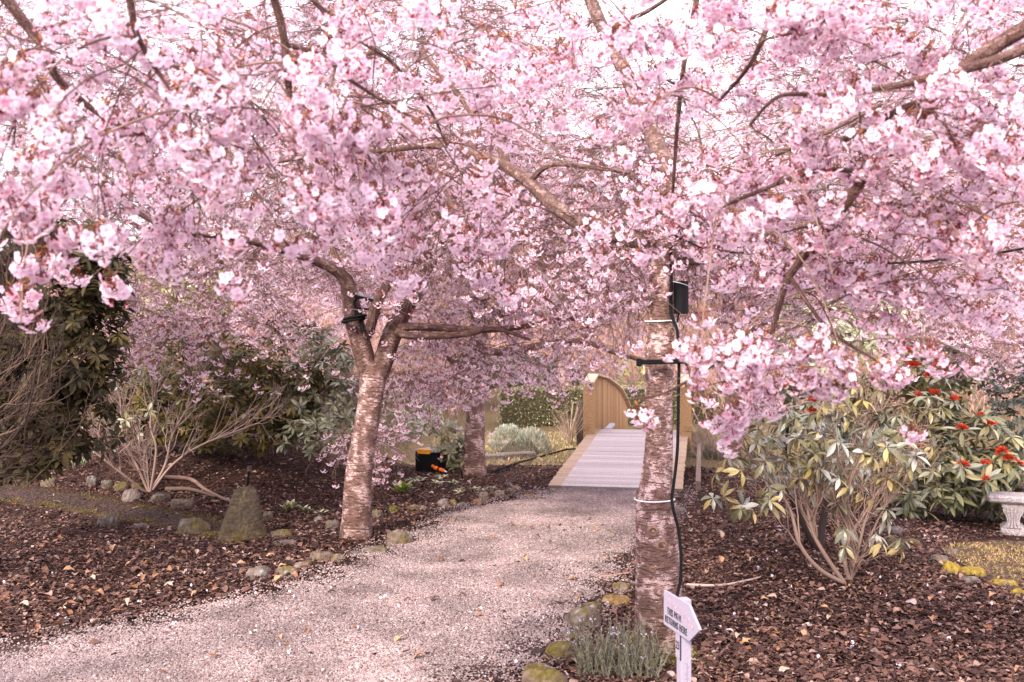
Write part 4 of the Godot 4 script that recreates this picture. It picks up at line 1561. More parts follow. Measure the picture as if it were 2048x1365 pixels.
	shrub("evergreen_shrub", "dark rounded shrub far back beside the thin metal stake", "shrub", [at(1915, 790)], [
		[1900, 725, 21, .9, .6, .5, 120], [1960, 735, 21, .5, .4, .4, 50]], {"cols": [Color(0.035, 0.045, 0.02), Color(0.06, 0.065, 0.03)], "len": 0.12, "wide": 0.06, "whorl": 9, "parts": 0})
	shrub("evergreen_shrub", "dark evergreen mass behind the clipped hedge", "shrub", [at(1070, 800)], [
		[1060, 748, 28, 1.5, .55, .6, 150], [960, 740, 28, 1.2, .5, .6, 80], [800, 740, 27, 1.6, .8, .6, 90], [700, 780, 26, 1.0, .7, .6, 50]], {"cols": [Color(0.03, 0.035, 0.016), Color(0.05, 0.05, 0.02)], "len": 0.16, "wide": 0.07, "whorl": 9, "parts": 0})
	shrub("evergreen_shrub", "yellow green conifer like shrub behind the hedge right of the bridge", "shrub", [at(1280, 800)], [
		[1275, 745, 28, .6, .5, .4, 70]], {"cols": [Color(0.26, 0.22, 0.06), Color(0.18, 0.16, 0.05)], "len": 0.14, "wide": 0.05, "whorl": 9, "parts": 0})
	hedge("long clipped hedge with a pale level top behind the bridge", P(1000, 858, 24.6), P(1420, 850, 25.2), 0.98, 0.9, [Color(0.22, 0.185, 0.08), Color(0.16, 0.14, 0.06), Color(0.31, 0.26, 0.16)], 8000)
	# grey lavender
	var lav := thing("lavender_bush", "rounded grey green lavender bush on the far bank left of the bridge", "shrub", at(1040, 908))
	var lx := []
	var lc := []
	for k in 5200:
		var q := ball().normalized() * pow(R(0.3, 1), 0.3)
		if q.y < -0.15:
			continue
		var second := R(0, 1) < 0.45
		var c := Vector3(0.22, 0.08, 0.1) if second else Vector3(-0.22, 0.12, -0.1)
		lx.append(Transform3D(look(q * 0.5 + Vector3.UP * R(0.5, 1.2) + ball() * 0.4).scaled(Vector3.ONE * R(0.7, 1.4)), c + q * Vector3(0.36, 0.40, 0.34)))
		lc.append([Color(0.26, 0.27, 0.20), Color(0.17, 0.18, 0.11), Color(0.36, 0.35, 0.31)][k % 3] * R(0.7, 1.2))
	many("leaves", make_leaf(0.06, 0.010, 0.1, Color.WHITE, Color.WHITE), M.leaf, lx, lc, lav)
	var core := MB.new()
	core.lathe(Vector3(0, -0.05, 0), [Vector2(0.36, 0), Vector2(0.36, 0.12), Vector2(0.22, 0.26), Vector2(0.0, 0.32)], 10, Color(0.06, 0.05, 0.035))
	part("inner_growth", core.mesh(), M.dry, lav)

	# twiggy shrubs
	var tan_ := [Color(0.34, 0.24, 0.19), Color(0.27, 0.18, 0.14), Color(0.42, 0.31, 0.26)]
	var c1 := at(1140, 892)
	fan("bare_shrub", "leafless pale twiggy shrub against the dark post left of the bridge", c1, 60, func():
		var a := R(-1.1, 1.1)
		var h := R(0.35, 0.95)
		return [c1, c1 + Vector3(sin(a) * 0.12, h * 0.4, R(-0.1, 0.1)), c1 + Vector3(sin(a) * 0.45, h, R(-0.2, 0.2))], 0.006, tan_, 4, 0.8)
	var c2 := at(1425, 915)
	fan("bare_shrub", "tangle of dry tan twigs in the bed right of the bridge", c2, 150, func():
		var a := R(-1.4, 1.4)
		var h := R(0.2, 1.0)
		var q := c2 + Vector3(R(-0.4, 0.4), 0, R(-0.6, 0.5))
		return [q, q + Vector3(sin(a) * 0.15, h * 0.5, R(-0.1, 0.1)), q + Vector3(sin(a) * 0.4, h * R(0.7, 1.0), R(-0.2, 0.2))], 0.005, tan_, 4, 0.9)
	# leggy bare shrub at the left
	var c3 := at(297, 985)
	var d3 := -c3.z
	shrub("bare_shrub", "leggy half bare shrub with pale branching stems above the row of stones at left", "shrub", [c3], [
		[300, 830, d3, .5, .3, .4, 14]],
		{"cols": [Color(0.15, 0.14, 0.05), Color(0.22, 0.21, 0.14)], "len": 0.10, "wide": 0.034, "whorl": 5, "bark": Color(0.25, 0.17, 0.145), "stem": 0.0145, "leafy": 0.5, "thick": 0.01, "tip": 0.0045, "twiggy": 13, "reach": 1.35, "tip_leaf": 0.03, "arch": -0.05, "shell": false,
		"stems": [
			[[297, 986, d3], [272, 930, d3], [247, 880, d3 + .1], [240, 800, d3 + .1], [232, 760, d3 + .1]],
			[[300, 986, d3], [312, 900, d3 - .1], [300, 850, d3 - .1], [312, 780, d3 - .1]],
			[[305, 980, d3], [345, 930, d3 - .1], [400, 892, d3 - .2], [475, 862, d3 - .2], [520, 845, d3 - .2]],
			[[290, 985, d3], [240, 945, d3 - .2], [185, 902, d3 - .3], [140, 868, d3 - .3]],
			[[300, 985, d3], [330, 930, d3 + .1], [345, 870, d3 + .2], [385, 800, d3 + .2]]]})
	# broom at the left edge
	var c4 := P(-330, 1060, 6.6)
	var broom := thing("broom_shrub", "dense brown broom of fine upswept twigs at the left edge", "shrub", c4)
	var bw := MB.new()
	for k in 85:
		var t := R(0, 1)
		var low := P(R(-220, 0), lerpf(1020, 600, t) + R(-40, 40), R(5.9, 7.2))
		var ln := R(0.35, 0.95)
		var rise := lerpf(0.25, 1.5, t) + R(-0.3, 0.3)
		var sw := Vector3(cos(rise), sin(rise), R(-0.25, 0.25))
		var mid := low + sw.rotated(Vector3(0, 0, 1), -0.3) * ln * 0.45 + ball() * 0.05
		var pts := smooth3([c4, low, mid, low + sw.rotated(Vector3(0, 0, 1), 0.15) * ln + ball() * 0.07], 5)
		var local := PackedVector3Array()
		for q in pts:
			local.append(q - c4 + ball() * 0.011)
		var col: Color = [Color(0.034, 0.020, 0.015), Color(0.022, 0.013, 0.010), Color(0.05, 0.030, 0.022), Color(0.10, 0.064, 0.048)][k % 4] * R(0.8, 1.25)
		if k < 24:
			var one := MB.new()
			one.tube(local, evenly(local.size(), 0.012, 0.004), 6, col, 0.1, fn)
			part("stem", one.mesh(), M.twig, broom)
		else:
			bw.tube(local, evenly(local.size(), 0.006, 0.0018), 4, col, 0.0, null, 1.0, 1.0, false)
		for e in 4:
			var n := int(R(0.4, 0.98) * (local.size() - 1))
			var f := (local[n + 1] - local[n]).normalized() if n < local.size() - 1 else sw
			ramify(bw, local[n], f + ball() * 0.55 + Vector3.UP * 0.2, R(0.14, 0.32), 0.0028, 2, col * R(0.8, 1.5), [])
	part("twigs", bw.mesh(), M.twig, broom).set_meta("kind", "stuff")
	# low plants
	rosette("broad_leaved_plant", "bright green clump of broad leaves in the bed right of the forked cherry trunk", at(805, 988), 3, 0.05, 0.17, 0.05, [Color(0.17, 0.20, 0.035), Color(0.24, 0.25, 0.06), Color(0.12, 0.15, 0.03)], 0.6, 2.2, 11)
	rosette("variegated_plant", "cream edged leafy plants in front of the black box", at(868, 962), 13, 0.32, 0.085, 0.024, [Color(0.40, 0.38, 0.24), Color(0.17, 0.18, 0.07), Color(0.28, 0.27, 0.13)], 0.2, 1.0, 8)
	rosette("variegated_plant", "cream edged leafy plants at the foot of the slender cherry trunk", at(950, 985), 7, 0.2, 0.085, 0.024, [Color(0.42, 0.39, 0.26), Color(0.19, 0.19, 0.08), Color(0.30, 0.29, 0.15)], 0.2, 1.0, 8)
	rosette("primrose", "primrose clump with pale yellow green leaves right of the standing stone", at(585, 1022), 5, 0.12, 0.10, 0.035, [Color(0.10, 0.11, 0.03), Color(0.36, 0.33, 0.09), Color(0.06, 0.075, 0.03), Color(0.42, 0.40, 0.25)], 0.7, 2.4, 8)
	rosette("primrose", "small dark primrose close to the forked trunk's left side", at(632, 1030), 3, 0.1, 0.08, 0.03, [Color(0.09, 0.10, 0.035), Color(0.30, 0.29, 0.18)], 0.5, 1.6, 7)
	rosette("seedling", "tuft of thin pale green leaves under the broom at left", at(158, 935), 3, 0.08, 0.16, 0.012, [Color(0.20, 0.22, 0.10), Color(0.14, 0.16, 0.07)], 0.8, 3.0, 9)
	# grey green heather in the foreground and at the foot of the cherry behind
	heather("wiry grey green heath plant with tiny mauve flowers left of the sign post", at(1235, 1350), 0.20, 150, 0.28, 0.30)
	heather("grey heath plant in the bed right of the bridge ramp", at(1422, 918), 0.26, 160, 0.30, 0.12)
	moss_tuft("yellow green moss and pale creeping stems round the foot of the near cherry", at(1316, 1318))


func heather(label: String, place: Vector3, spread: float, count: int, height: float, flowers: float) -> void:
	var root := thing("heath_plant", label, "plant", place)
	var mb := MB.new()
	var xf := []
	var cc := []
	var fx := []
	for k in count:
		var p := Vector3(R(-spread, spread), 0, R(-spread, spread) * 0.7)
		p.y = gh(place.x + p.x, place.z + p.z) - place.y
		var d := (Vector3.UP + ball() * 0.55).normalized()
		var h := R(0.4, 1.0) * height
		var pts := PackedVector3Array([p])
		for j in 5:
			d = (d + ball() * 0.18 + Vector3.UP * 0.05).normalized()
			p += d * h / 5.0
			pts.append(p)
			for i in 5:
				xf.append(Transform3D(look(d + ball() * 0.9), p - d * R(0, h / 5.0)))
				cc.append([Color(0.15, 0.145, 0.09), Color(0.22, 0.205, 0.15), Color(0.11, 0.115, 0.06)][i % 3] * R(0.7, 1.3))
		mb.tube(pts, evenly(6, 0.0016, 0.0008), 3, Color(0.22, 0.17, 0.12) * R(0.7, 1.3), 0.0, null, 1.0, 1.0, false)
		if R(0, 1) < flowers * 0.35:
			fx.append(p)
	part("stems", mb.mesh(), M.twig, root).set_meta("kind", "stuff")
	many("leaves", make_leaf(0.017, 0.0035, 0.1, Color.WHITE, Color.WHITE), M.leaf, xf, cc, root)
	var fm := make_cluster(3, Color(0.9, 0.95, 1.1))
	for p in fx:
		part("flower", fm, M.petal, root, Transform3D(Basis(Vector3.UP, R(0, TAU)).scaled(Vector3.ONE * 0.42), p))


func moss_tuft(label: String, place: Vector3) -> void:
	var root := thing("moss_tuft", label, "moss", place)
	var xf := []
	var cc := []
	for k in 2600:
		var a := R(0, TAU)
		var r := 0.13 + absf(rng.randfn(0.0, 0.07))
		var p := Vector3(cos(a) * r, 0, sin(a) * r)
		p.y = gh(place.x + p.x, place.z + p.z) - place.y + maxf(0.0, 0.16 - (r - 0.12) * 2.2) * R(0, 1)
		xf.append(Transform3D(look(Vector3(cos(a), R(0.2, 1.6), sin(a)) + ball() * 0.6).scaled(Vector3.ONE * R(0.6, 1.5)), p))
		cc.append([Color(0.27, 0.22, 0.06), Color(0.19, 0.16, 0.05), Color(0.38, 0.34, 0.17), Color(0.16, 0.10, 0.06)][k % 4] * R(0.7, 1.3))
	many("moss", make_leaf(0.022, 0.006, 0.3, Color.WHITE, Color.WHITE), M.dry, xf, cc, root)


# ---------------------------------------------------------------- made things
func cable(pts: Array, r: float, sub := 6) -> ArrayMesh:
	var mb := MB.new()
	var q := smooth3(pts, sub)
	mb.tube(q, evenly(q.size(), r, r), 8)
	return mb.mesh()


func make_objects() -> void:
	make_sign()
	make_lamp()
	make_spotlight()
	make_box()
	make_bench()
	# cable sagging through the canopy on the right
	solo("overhead_cable", "thin black cable sagging through the blossom on the right", "cable", cable([P(1344, 470, 5.3), P(1420, 500, 5.3), P(1510, 508, 5.25), P(1640, 523, 5.2), P(1750, 527, 5.15), P(1850, 523, 5.1), P(1950, 512, 5.0), P(2048, 497, 4.9), P(2250, 450, 4.8)], 0.006), M.black_soft)
	solo("hose", "black hose lying on the bank up to the left edge of the bridge ramp", "hose", cable([at(985, 948) + Vector3.UP * .02, at(1022, 935) + Vector3.UP * .03, at(1060, 924) + Vector3.UP * .04, at(1100, 914) + Vector3.UP * .05, at(1140, 905) + Vector3.UP * .06, at(1175, 900) + Vector3.UP * 0.01], 0.016), M.black_soft)
	var cord := solo("cord", "orange brown cord lying above the black hose on the bank", "cord", cable([at(1005, 938) + Vector3.UP * .012, at(1030, 924) + Vector3.UP * .012, at(1070, 919) + Vector3.UP * .012, at(1110, 905) + Vector3.UP * .012, at(1135, 897) + Vector3.UP * .012], 0.009), mat(Color(0.40, 0.20, 0.10), 0.8))
	# log on the far bank
	var mb := MB.new()
	var a := at(978, 891) + Vector3.UP * 0.06
	var b := at(1016, 893) + Vector3.UP * 0.06
	mb.tube(smooth3([a, a.lerp(b, 0.5) + Vector3(0, 0.01, 0), b], 4), evenly(9, 0.062, 0.055), 12, Color(0.26, 0.19, 0.16), 0.06, fn)
	solo("log", "short pale log on the bank below the lavender bush", "log", mb.mesh(), M.twig)
	# stake with a ring top near the standing stone
	var st := thing("garden_light", "thin black stake light in the mulch just behind the standing stone", "light", at(491, 985))
	mb = MB.new()
	mb.tube(PackedVector3Array([Vector3(0, -0.05, 0), Vector3(0.035, 0.22, 0)]), PackedFloat32Array([0.013, 0.013]), 8)
	part("stake", mb.mesh(), M.black, st)
	mb = MB.new()
	for k in 4:
		mb.lathe(Vector3(0.037 + k * 0.002, 0.225 + k * 0.016, 0), [Vector2(0.0, 0.0), Vector2(0.026, 0.0), Vector2(0.026, 0.006), Vector2(0.0, 0.006)], 12, Color(0.5, 0.4, 0.36))
	part("louvre_head", mb.mesh(), mat(Color(0.17, 0.10, 0.08), 0.4), st)
	mb = MB.new()
	mb.lathe(Vector3(0.046, 0.292, 0), [Vector2(0.034, 0.0), Vector2(0.036, 0.012), Vector2(0.012, 0.026), Vector2(0.0, 0.028)], 12, Color.WHITE)
	part("cap", mb.mesh(), M.black, st)
	# far metal stake
	mb = MB.new()
	var mp := at(1937, 785)
	mb.tube(PackedVector3Array([mp, mp + Vector3(-0.03, 0.55, 0)]), PackedFloat32Array([0.014, 0.014]), 8)
	mb.tube(PackedVector3Array([mp + Vector3(-0.05, 0.52, 0), mp + Vector3(0.12, 0.52, 0)]), PackedFloat32Array([0.006, 0.006]), 6)
	solo("metal_stake", "thin pale metal stake with a short bar in front of the dark rounded shrub", "stake", mb.mesh(), M.steel)
	# old brown post behind the red rhododendron
	mb = MB.new()
	var op := at(1878, 860)
	mb.tube(smooth3([op - Vector3.UP * 0.1, op + Vector3(0.0, 0.7, 0), op + Vector3(0.03, 1.5, 0)], 4), evenly(9, 0.17, 0.14), 14, Color(0.22, 0.145, 0.085), 0.12, fn)
	solo("tree_stump", "thick mossy brown stump behind the scarlet flowered rhododendron", "stump", mb.mesh(), M.twig)
	# sticks and roots on the mulch
	var stick := func(label: String, l: Array, r: float, col: Color, called := "stick"):
		var pts := []
		for k in l:
			pts.append(at(k[0], k[1]) + Vector3.UP * (r * 0.8 + 0.01))
		var m2 := MB.new()
		var q := smooth3(pts, 5)
		m2.tube(q, evenly(q.size(), r, r * 0.5), 7, col, 0.1, fn)
		solo(called, label, called, m2.mesh(), M.twig)
	stick.call("pale dry stick on the mulch right of the near cherry's foot", [[1374, 1176], [1440, 1177], [1490, 1168], [1522, 1160]], 0.011, Color(0.42, 0.30, 0.26))
	stick.call("thin curved twig on the mulch below the leggy rhododendron", [[1560, 1190], [1600, 1215], [1640, 1250], [1640, 1275]], 0.004, Color(0.40, 0.30, 0.25))
	stick.call("thin bent twig in the mulch near the upper left of the gravel", [[405, 1160], [450, 1145], [495, 1140]], 0.006, Color(0.10, 0.08, 0.09))
	stick.call("surface root running from the bare shrub towards the standing stone", [[330, 960], [380, 964], [410, 985], [450, 1005], [470, 1008]], 0.024, Color(0.17, 0.10, 0.08), "root")
	stick.call("lower dark surface root left of the standing stone", [[330, 985], [380, 985], [430, 1000]], 0.026, Color(0.10, 0.065, 0.05), "root")
	stick.call("reddish strip of bark lying on the stones left of the near cherry", [[1198, 1160], [1225, 1157], [1262, 1150]], 0.011, Color(0.34, 0.16, 0.11), "bark_strip")
	stick.call("short black pipe end in the stones right of the forked trunk", [[770, 1020], [783, 1036]], 0.013, Color(0.012, 0.012, 0.014), "pipe_end")


func make_sign() -> void:
	var e1 := Vector3(0.25, 0, 0.968).normalized()
	var n := Vector3(-e1.z, 0, e1.x)
	var corner := P(1362.5, 1201, 4.0)
	var bs := Basis(e1, Vector3.UP, n * -1.0)
	bs.z = bs.x.cross(bs.y)
	n = -bs.z if bs.z.x > 0.0 else bs.z
	var w := 0.0455
	var pc := corner - e1 * w * 0.5 - n * w * 0.5
	var root := thing("sign_post", "white wooden sign post with a white arrow board that says the path returns here", "sign", Vector3(pc.x, gh(pc.x, pc.z), pc.z))
	var top := pc.y - root.position.y
	var mb := MB.new()
	mb.box(Vector3(0, top * 0.5 - 0.1, 0), Vector3(w * 0.5, top * 0.5 + 0.1, w * 0.5), Basis(e1, Vector3.UP, n), Color.WHITE, 0.0025)
	part("post", mb.mesh(), M.white, root)
	# arrow board on the left face
	var y0 := 0.528 - root.position.y
	var y1 := 0.669 - root.position.y
	var f := n * (w * 0.5 + 0.002)
	var cc := e1 * w * 0.5                                 # the near corner lies here
	var out := [Vector2(-0.149, y0), Vector2(0.100, y0), Vector2(0.196, lerpf(y0, y1, 0.5)), Vector2(0.100, y1), Vector2(-0.149, y1)]
	mb = MB.new()
	var th := 0.009
	var pt := func(v: Vector2, k: float) -> Vector3: return cc + e1 * v.x + Vector3.UP * v.y + f + n * k
	for i in out.size():
		var a: Vector2 = out[i]
		var b: Vector2 = out[(i + 1) % out.size()]
		var o2 := Vector3.UP * (-(b - a).x) + e1 * (b - a).y
		mb.quad(pt.call(a, 0.0), pt.call(b, 0.0), pt.call(b, th), pt.call(a, th), Color.WHITE, o2)
	for k in [[0, 1, 2], [0, 2, 3], [0, 3, 4]]:
		mb.tri(pt.call(out[k[0]], th), pt.call(out[k[1]], th), pt.call(out[k[2]], th), Color.WHITE, Color(-1, 0, 0), n)
		mb.tri(pt.call(out[k[0]], 0.0), pt.call(out[k[1]], 0.0), pt.call(out[k[2]], 0.0), Color.WHITE, Color(-1, 0, 0), -n)
	part("arrow_board", mb.mesh(), M.white, root)
	var face := Basis(e1, Vector3.UP, n)
	var text := func(words: String, size: float, squeeze: float, at_: Vector3, called: String):
		var tm := TextMesh.new()
		var sf := SystemFont.new()
		sf.font_names = PackedStringArray(["Droid Sans"])
		sf.font_weight = 700
		tm.font = sf
		tm.text = words
		tm.font_size = 64
		tm.pixel_size = size / 64.0
		tm.depth = 0.0008
		tm.horizontal_alignment = HORIZONTAL_ALIGNMENT_LEFT
		part(called, tm, M.ink, root, Transform3D(face * Basis.from_scale(Vector3(squeeze, 1, 1)), at_))
	var face_at := func(x: float, y: float) -> Vector3: return cc + e1 * x + Vector3.UP * y + f + n * (th + 0.001)
	text.call("THIS PATH", 0.0385, 0.72, face_at.call(-0.112, lerpf(y0, y1, 0.47)), "lettering")
	text.call("RETURNS HERE", 0.0385, 0.80, face_at.call(-0.136, lerpf(y0, y1, 0.20)), "lettering")
	# small printed spray of pink blossom
	mb = MB.new()
	var ink := Color(0.30, 0.22, 0.24)
	var spray := [[-0.10, 0.95], [-0.07, 0.78], [-0.03, 0.70], [0.01, 0.66], [0.05, 0.62], [0.09, 0.56], [0.12, 0.52]]
	for i in spray.size() - 1:
		var a: Vector3 = face_at.call(spray[i][0], lerpf(y0, y1, spray[i][1]))
		var b: Vector3 = face_at.call(spray[i + 1][0], lerpf(y0, y1, spray[i + 1][1]))
		mb.quad(a - Vector3.UP * 0.0007, b - Vector3.UP * 0.0007, b + Vector3.UP * 0.0007, a + Vector3.UP * 0.0007, ink, n)
	var tw0: Vector3 = face_at.call(-0.13, lerpf(y0, y1, 0.66))
	var tw1: Vector3 = face_at.call(-0.05, lerpf(y0, y1, 0.72))
	mb.quad(tw0 - Vector3.UP * 0.0006, tw1 - Vector3.UP * 0.0006, tw1 + Vector3.UP * 0.0006, tw0 + Vector3.UP * 0.0006, ink, n)
	for k in 26:
		var s: Array = spray[1 + rng.randi() % 6]
		var p: Vector3 = face_at.call(s[0] + R(-0.016, 0.016), lerpf(y0, y1, s[1] + R(-0.12, 0.10))) + n * (0.0003 + 0.0001 * k)
		var r := R(0.002, 0.0048)
		var col := Color(0.72, 0.20, 0.26).lerp(Color(0.80, 0.52, 0.56), R(0, 1))
		for j in 5:
			mb.tri(p, p + face * Vector3(cos(TAU * j / 5.0) * r, sin(TAU * j / 5.0) * r, 0), p + face * Vector3(cos(TAU * (j + 0.8) / 5.0) * r, sin(TAU * (j + 0.8) / 5.0) * r, 0), col, Color(-1, 0, 0), n)
	part("blossom_print", mb.mesh(), M.dry, root)
	# number plate below the board
	mb = MB.new()
	mb.box(Vector3.UP * (y0 - 0.052) + n * (w * 0.5 + 0.003), Vector3(0.0205, 0.050, 0.0025), face, Color.WHITE, 0.0008)
	part("number_plate", mb.mesh(), M.white, root)
	text.call("23", 0.044, 0.72, Vector3.UP * (y0 - 0.052) + n * (w * 0.5 + 0.0062) - e1 * 0.016, "lettering")
	mb = MB.new()
	mb.box(Vector3.UP * (y0 - 0.055) + n * (w * 0.5 + 0.0025) + e1 * 0.0222, Vector3(0.0012, 0.052, 0.0025), face, Color.WHITE)
	part("plate_edge", mb.mesh(), M.ink, root)
	# twig print low on the near face
	mb = MB.new()
	var g := func(x: float, y: float) -> Vector3: return e1 * (w * 0.5 + 0.0012) + n * -x + Vector3.UP * (y - root.position.y)
	for s in [[0.004, 0.33, 0.002, 0.375], [0.002, 0.375, 0.004, 0.41], [0.003, 0.36, -0.009, 0.371], [0.003, 0.385, 0.012, 0.395], [0.003, 0.372, 0.011, 0.368], [0.0035, 0.40, -0.006, 0.412], [0.003, 0.345, -0.011, 0.347], [0.003, 0.35, 0.012, 0.343]]:
		var a: Vector3 = g.call(s[0], s[1])
		var b: Vector3 = g.call(s[2], s[3])
		var sd := (b - a).cross(e1).normalized() * 0.0012
		mb.quad(a - sd, b - sd * 0.5, b + sd * 0.5, a + sd, Color(0.22, 0.18, 0.20), e1)
	part("twig_print", mb.mesh(), M.dry, root)


func make_lamp() -> void:
	var o := P(727, 610, 8.45)
	var root := thing("solar_lamp", "black lamp with a tilted solar panel strapped to the forked cherry's left limb", "lamp", o)
	var px := 8.45 / FPX
	var loc := func(x: float, y: float, z := 0.0) -> Vector3: return Vector3((x - 727) * px, (610 - y) * px, z)
	var a: Vector3 = loc.call(704, 589)
	var b: Vector3 = loc.call(757, 603)
	var f := (b - a).normalized()
	var tilt := Basis(f, Vector3(0, 0, 1).cross(f), Vector3(0, 0, 1)) * Basis(Vector3(1, 0, 0), 0.16)
	var mb := MB.new()
	mb.box((a + b) * 0.5, Vector3(0.112, 0.013, 0.07), tilt, Color.WHITE, 0.005)
	part("panel_frame", mb.mesh(), M.black, root)
	mb = MB.new()
	mb.box((a + b) * 0.5 + tilt.y * 0.0145, Vector3(0.100, 0.0015, 0.06), tilt, Color.WHITE)
	part("solar_cells", mb.mesh(), M.glass, root)
	mb = MB.new()
	mb.tube(smooth3([loc.call(714, 596), loc.call(708, 606), loc.call(711, 614), loc.call(717, 618)], 4), evenly(13, 0.011, 0.011), 8)
	part("bracket_arm", mb.mesh(), M.black, root)
	mb = MB.new()
	mb.box(loc.call(717, 628), Vector3(0.030, 0.052, 0.030), Basis(Vector3(0, 0, 1), 0.12), Color.WHITE, 0.006)
	part("lamp_body", mb.mesh(), M.black, root)
	mb = MB.new()
	mb.box(loc.call(723, 650), Vector3(0.014, 0.055, 0.014), Basis(Vector3(0, 0, 1), 0.2), Color.WHITE, 0.003)
	part("lower_bar", mb.mesh(), M.black, root)
	mb = MB.new()
	mb.box(loc.call(731, 618.5), Vector3(0.028, 0.008, 0.012), Basis(), Color.WHITE, 0.002)
	part("side_bar", mb.mesh(), M.black, root)
	# strap round the limb
	for k in 2:
		mb = MB.new()
		var ring := []
		for j in 17:
			var t := TAU * j / 16.0
			ring.append((loc.call(706 + k * 2, 641 - k * 6, -0.035) as Vector3) + Vector3(cos(t) * 0.094, 0.016 * cos(t), sin(t) * 0.094))
		mb.tube(PackedVector3Array(ring), evenly(17, 0.012, 0.012), 6, Color.WHITE, 0.0, null, 1.0, 1.0, false)
		part("strap", mb.mesh(), M.black_soft, root)
	part("cable_loop", cable([loc.call(727, 660, 0.02), loc.call(741, 664, 0.02), loc.call(742, 676, 0.02), loc.call(736, 682, 0.02), loc.call(736, 674, 0.02), loc.call(746, 671, 0.02), loc.call(750, 660, 0.02), loc.call(748, 640, 0.02)], 0.0035), M.black_soft, root)


